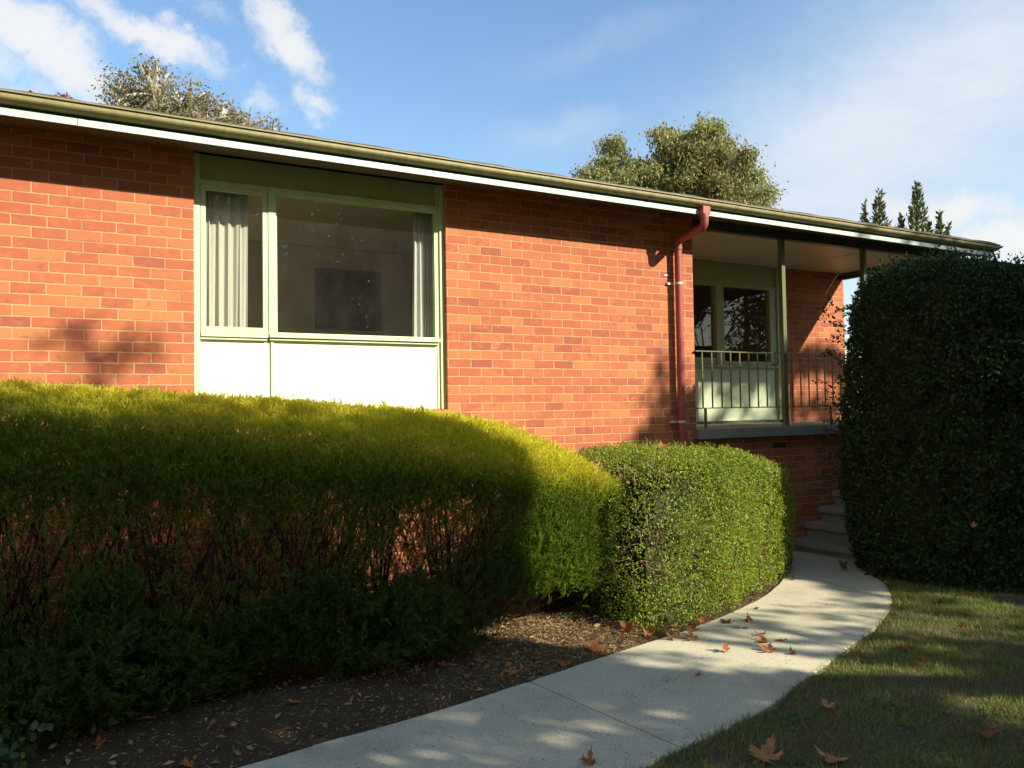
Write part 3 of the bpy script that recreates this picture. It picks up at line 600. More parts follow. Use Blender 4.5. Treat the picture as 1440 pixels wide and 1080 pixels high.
# ================================================================== GROUND
def grid_mesh(xs, ys, zf):
    X, Y = np.meshgrid(xs, ys); Z = zf(X, Y); V = np.stack([X, Y, Z], -1).reshape(-1, 3); nx = len(xs)
    a = (np.arange(len(ys) - 1)[:, None] * nx + np.arange(nx - 1)[None]).reshape(-1)
    mb = MB(); mb.addarr(V, np.stack([a, a + 1, a + nx + 1, a + nx], 1)); return mb
PL = np.array([(-9, -3.45), (-5.2, -3.12), (-2.95, -2.93), (-2.35, -2.83), (-1.69, -2.73), (-.89, -2.55), (.1, -2.31), (.80, -2.15), (1.5, -1.92), (2.2, -1.62), (2.73, -1.31), (3.3, -.92), (3.8, -.52), (4.34, .0)])
PR = np.array([(-8.7, -4.75), (-5.0, -4.45), (-2.8, -4.20), (-2.1, -4.13), (-1.4, -4.03), (-.77, -3.89), (.0, -3.71), (.7, -3.44), (1.38, -3.17), (2.0, -2.93), (2.5, -2.68), (2.99, -2.38), (3.50, -1.95), (4.55, -1.16)])
# rounder right edge near the steps
PR = np.insert(PR, 13, (3.88, -1.50), 0); PL = np.insert(PL, 13, (4.08, -.27), 0)
def path_side(x, y):
    """signed: >0 outside the path to the wall side, <0 to the lawn side is given by second value"""
    return y - np.interp(x, PL[:, 0], PL[:, 1]), np.interp(x, PR[:, 0], PR[:, 1]) - y
def catmull(P, m):
    out = []
    Q = np.vstack([2 * P[0] - P[1], P, 2 * P[-1] - P[-2]])
    for i in range(1, len(Q) - 2):
        t = np.linspace(0, 1, m, endpoint=False)[:, None]
        out.append(.5 * ((2 * Q[i]) + (-Q[i - 1] + Q[i + 1]) * t + (2 * Q[i - 1] - 5 * Q[i] + 4 * Q[i + 1] - Q[i + 2]) * t ** 2 + (-Q[i - 1] + 3 * Q[i] - 3 * Q[i + 1] + Q[i + 2]) * t ** 3))
    out.append(P[-1:]); return np.vstack(out)
mm = 14; LS, RS = catmull(PL, mm), catmull(PR, mm)
b = MB()
cuts = [0, 1 * mm, 2 * mm, 5 * mm, 8 * mm, 11 * mm, len(LS) - 1]
for ci in range(len(cuts) - 1):
    i0, i1 = cuts[ci], cuts[ci + 1]; L, Rr = LS[i0:i1 + 1].copy(), RS[i0:i1 + 1].copy()
    if ci: d = unit(L[1] - L[0]) * .005; L[0] += d; Rr[0] += d
    if ci < len(cuts) - 2: d = unit(L[-1] - L[-2]) * .005; L[-1] -= d; Rr[-1] -= d
    n = len(L); nw = 9; wv = np.concatenate([[0, .006], np.linspace(.02, .98, nw - 4), [.994, 1]])
    ed = unit(Rr - L)
    jl = (vnoise(L[:, 0] * 9, L[:, 1] * 9) - .5)[:, None] * .012; jr = (vnoise(Rr[:, 0] * 5 + 50, Rr[:, 1] * 5) - .5)[:, None] * .014
    L = L + ed * jl; Rr = Rr + ed * jr
    P = L[:, None, :] + (Rr - L)[:, None, :] * wv[None, :, None]
    Z = .004 * (vnoise(P[..., 0] * 2, P[..., 1] * 2) - .5); Z[:, 0] -= .008; Z[:, -1] -= .008
    if ci: Z[0] -= .004
    Z[-1] -= .004
    top = np.concatenate([P, Z[..., None]], -1)
    a = (np.arange(n - 1)[:, None] * nw + np.arange(nw - 1)[None]).reshape(-1)
    b.addarr(top.reshape(-1, 3), np.stack([a, a + nw, a + nw + 1, a + 1], 1)[:, ::-1][:, ::-1])
    rim = np.concatenate([top[:, 0], top[-1, 1:], top[-2::-1, -1], top[0, -2:0:-1]]); k = len(rim); low = rim.copy(); low[:, 2] = -.09
    q = np.arange(k); b.addarr(np.concatenate([rim, low]), np.stack([q, (q + 1) % k, (q + 1) % k + k, q + k], 1))
o = b.build('footpath', M['conc']); tag(o, kind='structure')
# lawn and the earth beyond, one sheet to the horizon
fine = lambda a, bb, st: np.arange(a, bb, st)
xs = np.concatenate([[-900, -300, -100, -40, -20, -12], fine(-9, 7, .07), [9, 12, 20, 40, 100, 300, 900]])
ys = np.concatenate([[-900, -300, -100, -40, -20, -12, -9], fine(-7, 1, .07), [3, 8, 15, 40, 100, 300, 900]])
def lawn_z(X, Y):
    wall, lawn = path_side(X, Y)
    z = -.012 + .030 * (fbm(X * 1.7, Y * 1.7) - .5) + .012 * (vnoise(X * 9, Y * 9) - .5)
    z = np.where(lawn > .12, z + .012, z)
    return np.where((lawn < .0), -.06, z)
o = grid_mesh(xs, ys, lawn_z).build('ground', M['ground'], smooth=True); tag(o, kind='structure')
# garden bed along the house
def bed_z(X, Y):
    wall, lawn = path_side(X, Y)
    z = -.022 + .05 * np.clip(wall / .8, 0, 1) + .035 * (fbm(X * 3, Y * 3) - .5) * np.clip(wall / .2, .15, 1) + .012 * (vnoise(X * 22, Y * 22) - .5)
    return np.where(wall < -.02, -.07, z)
o = grid_mesh(fine(-9, 4.6, .045), fine(-3.6, .02, .045), bed_z).build('garden_bed', M['mulch'], smooth=True); tag(o, kind='structure')

# litter on the bed: chips, dead needles, bits of leaf
g = rng
N = 42000; P = np.stack([g.uniform(-5, 4.2, N), g.uniform(-3.4, -.05, N), np.zeros(N)], 1)
wall, _ = path_side(P[:, 0], P[:, 1]); keep = (wall > .005) & (g.random(N) < .35 + .75 * fbm(P[:, 0] * 2, P[:, 1] * 2)); P = P[keep]; P[:, 2] = bed_z(P[:, 0], P[:, 1]) + .004
ax = g.normal(size=P.shape); ax[:, 2] *= .25; mb = MB(); scatter(mb, P, ax, g.uniform(.010, .032, len(P)), *LEAF, nrm=g.normal(size=P.shape) * .5 + [0, 0, 1], width=.55)
N = 30000; P = np.stack([g.uniform(-1.4, 1.4, N), g.uniform(-2.7, -.6, N), np.zeros(N)], 1)
wall, _ = path_side(P[:, 0], P[:, 1]); P = P[(wall > .0) & (g.random(N) < np.exp(-((P[:, 0] + .1) / .9) ** 2))]; P[:, 2] = bed_z(P[:, 0], P[:, 1]) + .003
ax = g.normal(size=P.shape); ax[:, 2] = np.abs(ax[:, 2]) * .35; scatter(mb, P, ax, g.uniform(.02, .05, len(P)), *BLADE)
N = 1500; P = np.stack([g.uniform(-4.5, 1.2, N), g.uniform(-3.0, -.3, N), np.zeros(N)], 1); wall, _ = path_side(P[:, 0], P[:, 1]); P = P[wall > .03]; P[:, 2] = bed_z(P[:, 0], P[:, 1]) + .008
ax = g.normal(size=P.shape); ax[:, 2] *= .35; scatter(mb, P, ax, g.uniform(.035, .075, len(P)), *LEAF, nrm=g.normal(size=P.shape) * .5 + [0, 0, 1], width=g.uniform(.5, .9))
lit = leaf_mat('dry_litter', [(0, (.14, .09, .05)), (.3, (.24, .16, .07)), (.6, (.36, .27, .13)), (.85, (.11, .065, .04)), (1, (.40, .30, .17))], trans=.05, rough=.8, spec=.1)
N = 900; P = np.stack([g.uniform(-3.5, 4.2, N), g.uniform(-4.6, -.3, N), np.full(N, .006)], 1); wl, lw = path_side(P[:, 0], P[:, 1]); e_ = np.minimum(-wl, -lw); P = P[(e_ > .0) & (g.random(N) < .12 + .9 * np.exp(-e_ / .07))]
ax = g.normal(size=P.shape); ax[:, 2] *= .15; scatter(mb, P, ax, g.uniform(.008, .026, len(P)), *LEAF, nrm=g.normal(size=P.shape) * .3 + [0, 0, 1], width=.5)
N = 26000; P = np.stack([g.uniform(-3.4, 3.9, N), g.uniform(-4.9, -1.2, N), np.zeros(N)], 1); wl, lw = path_side(P[:, 0], P[:, 1]); P = P[(lw > -.006) & (lw < .09)]; P[:, 2] = .0
ax = g.normal(size=P.shape); ax[:, 2] = abs(ax[:, 2]) * .3; scatter(mb, P, ax, g.uniform(.012, .03, len(P)), *LEAF, width=.4)
tag(mb.build('leaf_litter', lit), kind='stuff')

# grass
mb = MB()
N = 330000; P = np.stack([g.uniform(-3.2, 6.0, N), g.uniform(-6.3, -1.0, N), np.zeros(N)], 1)
wall, lawn = path_side(P[:, 0], P[:, 1])
dv = P[:, :2] - CAM[:2]; fwd = dv @ CF[:2]; lat = dv @ CR[:2]; vis = (fwd > 1.5) & (np.abs(lat) < fwd * .72 + .4)
dens = np.clip(1.9 * fbm(P[:, 0] * 2.6, P[:, 1] * 2.6) - .35, .08, 1); dens = np.where(lawn < .05, 1.0, dens)
P = P[(lawn > -.012) & vis & (g.random(N) < dens)]; P[:, 2] = lawn_z(P[:, 0], P[:, 1]) - .004
sz = g.uniform(.022, .062, len(P)) * (.6 + .8 * fbm(P[:, 0] * 4, P[:, 1] * 4)); ax = g.normal(size=P.shape) * .55; ax[:, 2] = 1
scatter(mb, P, ax, sz, *BLADE, width=.8)
grass = leaf_mat('lawn_grass', [(0, (.085, .16, .028)), (.3, (.13, .225, .035)), (.58, (.18, .25, .045)), (.70, (.24, .20, .085)), (.85, (.32, .25, .13)), (1, (.17, .12, .06))], trans=.25, rough=.6, spec=.2, patch=[(2.6, .46, .62, (.22, .18, .08), .5)])
tag(mb.build('lawn_grass', grass), kind='stuff')
mb = MB()
for (cx, cy, r, n) in ((.02, -3.92, .11, 60), (-.45, -4.35, .08, 26), (.62, -4.10, .07, 22), (.42, -4.35, .06, 20), (1.0, -4.45, .09, 24)):
    P = np.stack([g.normal(cx, r * .6, n), g.normal(cy, r * .6, n), np.full(n, .012)], 1); ax = g.normal(size=P.shape); ax[:, 2] = np.abs(ax[:, 2]) * .3 + .15
    scatter(mb, P, ax, g.uniform(.018, .035, n), *LEAF, nrm=g.normal(size=P.shape) * .3 + [0, 0, 1], width=1.3)
weed = leaf_mat('lawn_weed', [(0, (.045, .10, .03)), (1, (.07, .14, .035))], trans=.2)
tag(mb.build('clover_patches', weed), kind='stuff')

# ================================================================== HEDGES
def smin(ds, k=.12): return -k * np.log(sum(np.exp(-d / k) for d in ds))
def shell(df, lo, hi, n, dmax, noise=.05, fr=3.0):
    P = rng.uniform(lo, hi, (n, 3)); d = df(P) + (fbm(P[:, 0] * fr, P[:, 1] * fr, P[:, 2] * fr) - .5) * noise * 2
    keep = (d > -.01) & (d < dmax) & (rng.random(n) < np.exp(-np.clip(d, 0, 9) / (dmax * .5))); P = P[keep]; e = .02
    G = np.stack([df(P - np.eye(3)[i] * e) - df(P + np.eye(3)[i] * e) for i in range(3)], -1)
    return P, unit(G), d[keep]
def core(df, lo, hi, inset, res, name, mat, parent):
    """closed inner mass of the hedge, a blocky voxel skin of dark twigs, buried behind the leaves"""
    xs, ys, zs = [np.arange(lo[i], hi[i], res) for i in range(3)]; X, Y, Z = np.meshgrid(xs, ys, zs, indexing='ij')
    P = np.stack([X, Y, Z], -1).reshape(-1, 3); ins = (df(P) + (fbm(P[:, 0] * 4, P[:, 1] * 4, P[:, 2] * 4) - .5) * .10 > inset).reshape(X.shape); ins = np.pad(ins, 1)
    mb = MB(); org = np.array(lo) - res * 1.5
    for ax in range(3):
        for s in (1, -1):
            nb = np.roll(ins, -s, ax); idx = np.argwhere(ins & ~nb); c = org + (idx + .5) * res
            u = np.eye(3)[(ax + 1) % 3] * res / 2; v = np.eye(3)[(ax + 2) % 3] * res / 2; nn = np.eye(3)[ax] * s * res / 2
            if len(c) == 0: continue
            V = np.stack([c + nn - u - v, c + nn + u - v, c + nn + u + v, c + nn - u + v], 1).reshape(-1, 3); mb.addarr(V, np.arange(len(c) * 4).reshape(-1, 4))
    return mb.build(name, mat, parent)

# --- long feathery hedge
RX = np.array([-9, -5, -3.9, -3.25, -2.55, -1.76, -.86, -.2, .3, .6, .82, .95]); RZ = np.array([2.02, 2.02, 1.97, 1.91, 1.865, 1.805, 1.745, 1.60, 1.42, 1.27, 1.09, .80])
YF = lambda x: np.interp(x, [-9, -.9, -.2, .5, .95], [-2.0, -1.95, -1.88, -1.60, -1.2])
def top_z(x, y):
    f = np.clip((-.9 - y) / 1.05, -1, 1.3); return np.interp(x, RX, RZ) - np.where(f > 0, .50 * f ** 2.0, .30 * f ** 2) + .075 * (fbm(x * 2.4, y * 2.4) - .5) + .03 * (vnoise(x * 8, y * 8) - .5)
h1 = empty('feathery_hedge', (-2, -1.1, 0), 'long clipped golden green hedge under the big window, bare twigs showing at its foot', 'hedge')
SPR = [sprig_template(i) for i in range(4)]
def sprigs(mb, P, ax, size):
    idx = rng.integers(0, 4, len(P))
    for i in range(4):
        q = idx == i
        if q.any(): scatter(mb, P[q], ax[q], np.broadcast_to(size, (len(P),))[q], SPR[i][0], SPR[i][1])
mb = MB()
N = 96000; x = g.uniform(-5.2, .98, N); y = g.uniform(-2.05, -.12, N); tz = top_z(x, y)
dep = np.where(g.random(N) < .7, g.exponential(.035, N), g.exponential(.12, N)); P = np.stack([x, y, tz - dep], 1); ok = (y > YF(x) - .03 * g.random(N)) & (g.random(N) < .35 + .9 * vnoise(x * 7, y * 7)); P = P[ok]
ax = g.normal(size=P.shape) * .38; ax[:, 2] += 1; ax[:, 1] -= .35 * np.clip((-.9 - P[:, 1]), 0, 1); ax[:, 0] += np.clip(P[:, 0], 0, 1) * .5
sprigs(mb, P, ax, g.uniform(.028, .066, len(P)) * (1 + .8 * (g.random(len(P)) > .97)))
top_obj = mb
# front face: dense fringe under the shoulder, thinning to bare stems, then skirts near the ground
N = 110000; x = g.uniform(-5.2, .98, N); y = YF(x) + g.exponential(.10, N) + .06 * (fbm(x * 3, np.zeros(N), x) - .5); z = g.uniform(.05, 1.62, N)
tz = top_z(x, np.maximum(y, -2.0)); below = tz - z
fr = np.exp(-np.clip(below - .14, 0, 9) / .15)
endf = np.clip((x + .65) / .4, 0, 1) * np.clip((z - .38 + .12 * np.sin(x * 9)) / .22, 0, 1)
lowb = .40 + .42 * (fbm(x * 1.3 + 4, x * 0 + 2) - .25)
sk = np.clip((lowb + .10 - z) / .22, 0, 1) * np.clip((-.75 - x) / .4, 0, 1) * (vnoise(x * 2.2 + 9, z * 2.2) > .30) * .75
gapm = np.zeros(N)
for (cx, cz, ra, rb) in ((-3.78, .98, .16, .16), (-3.32, .98, .22, .14), (-2.72, .95, .16, .14), (-2.0, .85, .17, .22), (-1.15, .97, .52, .25), (-1.5, .68, .24, .12), (-4.6, .95, .4, .17)): gapm = np.maximum(gapm, np.exp(-(((x - cx) / ra) ** 2 + ((z - cz) / rb) ** 2) ** 2))
mid = (.50 * (vnoise(x * 3, z * 1.5 + 5) > .34) + .08) * (1 - gapm) * np.clip((z - .3) / .2, 0, 1)
pr = np.maximum.reduce([fr, endf * .95, sk * .8, mid]) * (.55 + .6 * vnoise(x * 8, z * 8))
ok = (below > 0) & (g.random(N) < pr); P = np.stack([x, y, z], 1)[ok]
ax = g.normal(size=P.shape) * .35; ax[:, 2] += .9; ax[:, 1] -= .7; ax[:, 0] += np.clip(P[:, 0] * 1.2, -.1, .7)
low = P[:, 2] < .75; sprigs(mb, P[~low], ax[~low], g.uniform(.05, .095, (~low).sum())); sprigs(mb, P[low], ax[low] * [1, 1, .8], g.uniform(.07, .14, low.sum()))
# sprawling low branches in front, on the ground side
N = 9000; cl = [(-3.75, -2.05, .25, .33), (-3.35, -1.95, .35, .36), (-2.95, -1.85, .30, .33), (-2.65, -1.75, .22, .24), (-1.75, -1.95, .30, .26), (-1.45, -1.95, .38, .28), (-1.20, -1.80, .30, .20), (-2.2, -1.75, .42, .22), (-4.3, -2.0, .3, .35)]
for (cx, cy, cz, r) in cl:
    n = int(5200 * r ** 2 * 4); q = unit(g.normal(size=(n, 3))) * (g.random((n, 1)) ** .4) * r; q[:, 2] *= .8; P = np.array([cx, cy, cz]) + q; P = P[(P[:, 2] > .03) & (fbm(P[:, 0] * 6, P[:, 1] * 6, P[:, 2] * 6) > .42)]
    ax = g.normal(size=P.shape) * .4 + unit(P - [cx, cy + .4, cz - .3]); sprigs(mb, P, ax, g.uniform(.06, .13, len(P)))
# end of the hedge facing the second hedge
N = 26000; y = g.uniform(-1.7, -.2, N); z = g.uniform(.32, 1.35, N); x = np.interp(y, [-1.7, -1.3, -.8, -.2], [.45, .82, .98, .9]) - g.exponential(.08, N) - .12 * np.clip(.75 - z, 0, 1)
P = np.stack([x, y, z], 1)[(z < top_z(x, y)) & (g.random(N) < .35 + .7 * vnoise(y * 6, z * 6))]; ax = g.normal(size=P.shape) * .4; ax[:, 2] += .7; ax[:, 0] += .8; sprigs(mb, P, ax, g.uniform(.05, .10, len(P)))
# inside, sparse
N = 30000; x = g.uniform(-5, .8, N); y = g.uniform(-1.8, -.2, N); z = g.uniform(.9, 1.9, N); d = top_z(x, y) - z
P = np.stack([x, y, z], 1)[(d > 0) & (d < .26) & (g.random(N) < np.exp(-d / .30))]; ax = g.normal(size=P.shape) * .5 + [0, 0, 1]; sprigs(mb, P, ax, g.uniform(.06, .11, len(P)))
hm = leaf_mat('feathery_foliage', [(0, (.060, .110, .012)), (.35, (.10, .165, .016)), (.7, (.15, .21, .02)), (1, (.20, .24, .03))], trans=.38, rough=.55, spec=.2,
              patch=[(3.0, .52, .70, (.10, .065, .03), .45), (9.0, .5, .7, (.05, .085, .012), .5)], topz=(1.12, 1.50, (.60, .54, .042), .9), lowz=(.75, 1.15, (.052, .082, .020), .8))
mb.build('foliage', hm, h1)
# woody stems fanning up from the bases
mb = MB()
for bx in np.arange(-5.0, .75, .36):
    b0 = np.array([bx + g.uniform(-.12, .12), -1.15 + g.uniform(-.2, .2), -.02])
    for k_ in range(36):
        tx = b0[0] + g.normal() * .50; ty = np.clip(b0[1] + g.normal() * .42 - .15, -1.92, -.25); tx = min(tx, .85)
        tz_ = float(top_z(np.array(tx), np.array(ty))) - g.uniform(.06, .35)
        e = np.array([tx, ty, tz_]); m1 = b0 + (e - b0) * .35 + [g.normal() * .05, -.10 + g.normal() * .05, -.02]; m2 = b0 + (e - b0) * .7 + [g.normal() * .05, -.12 + g.normal() * .05, .0]
        r0 = g.uniform(.0035, .008) if k_ > 4 else .016
        t = np.linspace(0, 1, 8)[:, None]; pth = (1 - t) ** 3 * b0 + 3 * (1 - t) ** 2 * t * m1 + 3 * (1 - t) * t ** 2 * m2 + t ** 3 * e; pth += np.cumsum(g.normal(size=pth.shape) * .013, 0)
        mb.tube(pth, np.linspace(r0, .0018, 8), 3)
        for s_ in range(9):
            i = g.integers(2, 7); q = pth[i]; dd = unit(g.normal(size=3) * .75 + [0, -.3, .9]) * g.uniform(.08, .30)
            if q[1] + dd[1] > -2.0: mb.tube([q, q + dd * .5 + g.normal(size=3) * .012, q + dd], [.0028, .0022, .0012], 3)
for k_ in range(60):                      # low arching branches towards the path
    bx = g.uniform(-3.9, -.2); b0 = np.array([bx, -1.2, .03]); e = np.array([bx + g.normal() * .45, g.uniform(-2.15, -1.6), g.uniform(.18, .62)]); t = np.linspace(0, 1, 8)[:, None]
    pth = b0 + (e - b0) * t + np.array([0, 0, .18]) * np.sin(t * 3.14) + np.cumsum(g.normal(size=(8, 3)) * .008, 0); mb.tube(pth, np.linspace(.007, .002, 8), 3)
mb.build('stems', M['twig'], h1)

# --- clipped small-leaved hedge beside the path
XT = [.4, .7, 1.0, 1.6, 2.2, 2.8, 3.3, 3.75]; ZT = [1.02, 1.23, 1.32, 1.36, 1.25, 1.14, 1.05, .98]
def df2(P):
    x, y, z = P[:, 0], P[:, 1], P[:, 2]
    yf = np.interp(x, [.3, .6, 1.2, 1.6, 2.1, 2.6, 3.0, 3.4, 3.75, 4.0], [-2.0, -2.10, -2.00, -1.84, -1.58, -1.34, -1.12, -.88, -.66, -.45])
    bulge = .03 * np.sin(np.clip(z, 0, 1.3) * 2.4)
    return smin([x - .42, (3.42 - x) * .9 - .12 * (y + 1.0), (y - yf + bulge) * .88, -.28 - y, np.interp(x, XT, ZT) + .03 - z], .035)
lo2, hi2 = (.3, -2.25, .0), (3.95, -.2, 1.45)
h2 = empty('clipped_hedge', (2, -1.2, 0), 'bright green small leaved clipped hedge where the path bends to the steps', 'hedge')
P, Nn, d = shell(df2, lo2, hi2, 1150000, .12, .08, 3.2)
gap = fbm(P[:, 0] * 4 + 3, P[:, 1] * 4, P[:, 2] * 4); bare = np.exp(-(((P[:, 0] - .55) / .28) ** 2 + ((P[:, 2] - .72) / .30) ** 2)) * (P[:, 1] < -1.5) + .8 * np.exp(-(((P[:, 0] - .75) / .4) ** 2 + ((P[:, 2] - 1.12) / .12) ** 2))
k2 = (g.random(len(P)) > .75 * bare) & ((gap > .34) | (g.random(len(P)) < .35)) & ((P[:, 2] > .06) | (g.random(len(P)) < .4)); P, Nn = P[k2], Nn[k2]
ax = Nn * .6 + g.normal(size=P.shape) * .6 + [0, 0, .35]; mb = MB()
scatter(mb, P, ax, g.uniform(.016, .030, len(P)), *LEAF, nrm=Nn + g.normal(size=P.shape) * .5, width=1.15)
# young shoots standing proud of the clipped face
Q, QN, _ = shell(df2, lo2, hi2, 60000, .02, .03); Q, QN = Q[:4200], QN[:4200]
for s_ in range(4): scatter(mb, Q + unit(QN + [0, 0, .6]) * (.012 + .012 * s_), QN * .4 + g.normal(size=Q.shape) * .6 + [0, 0, .6], g.uniform(.014, .026, len(Q)), *LEAF, width=.9)
hm2 = leaf_mat('small_leaf_foliage', [(0, (.12, .18, .018)), (.35, (.19, .27, .026)), (.7, (.26, .34, .036)), (.90, (.34, .38, .05)), (.94, (.38, .17, .06)), (1, (.34, .11, .06))], trans=.35, rough=.42, spec=.3,
               patch=[(4.2, .56, .70, (.20, .12, .04), .45), (2.0, .5, .75, (.19, .27, .035), .5)])
mb.build('foliage', hm2, h2)
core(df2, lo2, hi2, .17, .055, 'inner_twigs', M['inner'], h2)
mb = MB()
for k_ in range(420):
    if k_ < 150: b0 = np.array([g.uniform(.5, .8), g.uniform(-2.0, -1.7), g.uniform(.25, 1.0)])
    elif k_ < 260: b0 = np.array([g.uniform(.45, 1.1), g.uniform(-1.9, -.5), g.uniform(1.1, 1.28)])
    else:
        x_ = g.uniform(.5, 3.7); b0 = np.array([x_, np.interp(x_, [.3, 1.2, 2.1, 3.0, 3.75], [-1.9, -1.88, -1.46, -1.0, -.55]), g.uniform(.0, .3)])
    dd = unit(g.normal(size=3) * .6 + [-.2, -.35, .8]) * g.uniform(.10, .26); mb.tube([b0, b0 + dd * .5 + g.normal(size=3) * .014, b0 + dd], [.0035, .0026, .001], 3)
mb.build('bare_twigs', M['twig_pale'], h2)['kind'] = 'stuff'

# --- tall dark hedge at the right
FP = np.array([(4.02, -.93), (3.62, -1.50), (3.56, -2.25), (3.98, -2.98), (4.8, -3.65), (6.5, -4.1), (9.5, -4.1), (9.5, -.99)])
def poly_in(x, y, P):     # distance to the nearest side of a convex-ish outline, positive inside
    ds = []
    for i in range(len(P)):
        a, b_ = P[i], P[(i + 1) % len(P)]; t = b_ - a; n_ = np.array([-t[1], t[0]]) / np.hypot(*t); ds.append((x - a[0]) * n_[0] + (y - a[1]) * n_[1])
    return ds
def df3(P):
    x, y, z = P[:, 0], P[:, 1], P[:, 2]; sh = .16 * np.clip(.9 - z, 0, 1) ** 2
    x2 = x + .0 * z
    top = np.interp(y - .35 * np.clip(x - 4.4, 0, 2), [-4.5, -3.2, -2.8, -2.3, -1.9, -1.6, -1.3, -1.0], [2.70, 2.80, 2.90, 3.02, 3.08, 3.05, 2.96, 2.80])
    return smin(poly_in(x2, y, FP) + [top + .16 - z], .17) - sh * .5 + .22 * (fbm(x * 1.7, y * 1.7, z * 1.7) - .5)
lo3, hi3 = (3.5, -4.3, .0), (6.3, -.9, 3.5)
h3 = empty('tall_hedge', (5.2, -2.4, 0), 'tall dark green hedge at the right hiding the top of the porch steps', 'hedge')
def shell3(n, dmax, noise):
    P, Nn, d = shell(df3, lo3, hi3, n, dmax, noise, 2.4); k_ = (P[:, 0] < 6.2) & ((Nn[:, 0] < .3) | (Nn[:, 2] > .3)); return P[k_], Nn[k_]
P, Nn = shell3(1300000, .17, .08); ax = Nn * .7 + g.normal(size=P.shape) * .65 + [0, 0, .25]; mb = MB()
scatter(mb, P, ax, g.uniform(.024, .062, len(P)), *LEAF, nrm=Nn + g.normal(size=P.shape) * .8, width=1.0)
# leafy shoots that stick out of the left edge and the crest
for k_ in range(420):
    if k_ < 130: b0 = np.array([g.uniform(3.85, 4.15), g.uniform(-1.35, -1.0), g.uniform(.9, 2.9)]); dd = unit(np.array([-.75, .5, .35]) + g.normal(size=3) * .35)
    else: b0 = np.array([g.uniform(3.9, 5.4), 0, 0]); b0[1] = g.uniform(-3.2, -1.2); b0[2] = 3.2; dd = unit(np.array([-.2, -.1, 1]) + g.normal(size=3) * .4)
    if k_ >= 130:
        while df3(b0[None])[0] < .02 and b0[2] > 2.6: b0[2] -= .04
        if b0[2] <= 2.6: continue
    L_ = g.uniform(.08, .20); t = np.linspace(.1, 1, 9)[:, None]; Q = b0 + dd * L_ * t
    scatter(mb, Q, dd * .5 + g.normal(size=Q.shape) * .7, g.uniform(.03, .05, 9), *LEAF, width=1.0)
hm3 = leaf_mat('dark_leaf_foliage', [(0, (.020, .036, .011)), (.5, (.028, .052, .014)), (.85, (.040, .072, .017)), (1, (.07, .10, .03))], trans=.2, rough=.45, spec=.25, patch=[(2.2, .55, .72, (.07, .07, .022), .5)])
mb.build('foliage', hm3, h3)
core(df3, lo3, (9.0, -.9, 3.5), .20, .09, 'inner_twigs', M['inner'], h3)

# --- small round-leaved shrub at the bottom left
sh = empty('round_leaf_shrub', (-3.72, -2.45, 0), 'small shrub with round dull green leaves at the left end of the bed', 'shrub')
mb = MB(); st_ = MB()
for k_ in range(14):
    b0 = np.array([-3.80 + g.normal() * .04, -2.45 + g.normal() * .05, 0]); dd = unit(np.array([g.normal() * .5, g.normal() * .5, 1])) * g.uniform(.2, .42)
    pth = np.array([b0, b0 + dd * .5 + g.normal(size=3) * .02, b0 + dd]); st_.tube(pth, [.004, .003, .0015], 3)
    t = g.uniform(.3, 1, 9)[:, None]; Q = b0 + dd * t + g.normal(size=(9, 3)) * .02
    scatter(mb, Q, g.normal(size=Q.shape) + [0, 0, .3], g.uniform(.035, .055, 9), [(0, 0, 0), (.32, .25, .03), (.38, .6, .03), (0, 1, 0), (-.38, .6, .03), (-.32, .25, .03)], [(0, 1, 2, 3, 4, 5)], nrm=g.normal(size=Q.shape) * .8 + [0, -.4, .8])
mb.build('foliage', leaf_mat('round_leaf', [(0, (.03, .06, .02)), (.8, (.05, .09, .03)), (.9, (.20, .16, .04)), (1, (.25, .18, .04))], trans=.25), sh); st_.build('stems', M['twig'], sh)

# ================================================================== FALLEN LEAVES
def maple(seed):
    q = np.random.default_rng(seed)
    half = [(0, -.30), (.10, -.32), (.30, -.42), (.34, -.26), (.52, -.24), (.42, -.10), (.24, -.02), (.46, .10), (.62, .06), (.66, .22), (.86, .30), (.64, .38), (.60, .52), (.42, .38), (.24, .30), (.30, .55), (.20, .62), (.18, .80), (.06, .84)]
    half = [(a * q.uniform(.9, 1.1), b_ + q.normal() * .015) for a, b_ in half]
    out = half + [(0, 1.02)] + [(-a * q.uniform(.85, 1.1), b_ + q.normal() * .02) for a, b_ in half[:0:-1]]
    out = np.array(out) * .5; ctr = np.array([0, -.03]); rings = [0, .4, .75, 1.0]; V = [np.array([[ctr[0], ctr[1]]])]
    for r_ in rings[1:]: V.append(ctr + (out - ctr) * r_)
    V = np.vstack(V); n = len(out); x, y = V[:, 0], V[:, 1]
    a, b_, c_ = q.uniform(.4, 1.5), q.uniform(-.7, 1.3), q.uniform(0, 6.28)
    rr_ = np.hypot(x, y); z = a * rr_ ** 2 * (1 + .9 * np.cos(2 * np.arctan2(y, x) + c_)) + b_ * x * x + .05 * np.sin(7 * np.arctan2(y, x)) * rr_ + .03 * vnoise(x * 9 + seed, y * 9)
    V3 = np.stack([x, y, z], 1); mb = MB(); F3 = [(0, 1 + i, 1 + (i + 1) % n) for i in range(n)]; mb.add(V3, F3)
    F4 = np.array([(1 + k_ * n + i, 1 + (k_ + 1) * n + i, 1 + (k_ + 1) * n + (i + 1) % n, 1 + k_ * n + (i + 1) % n) for k_ in range(2) for i in range(n)]); mb.f.append(F4)
    zz = z[0]; mb.tube([(0, -.15, zz + .01), (.03, -.35, zz + .03), (.09, -.52, zz + .09)], [.008, .006, .005], 4)
    return mb
lm_ = []
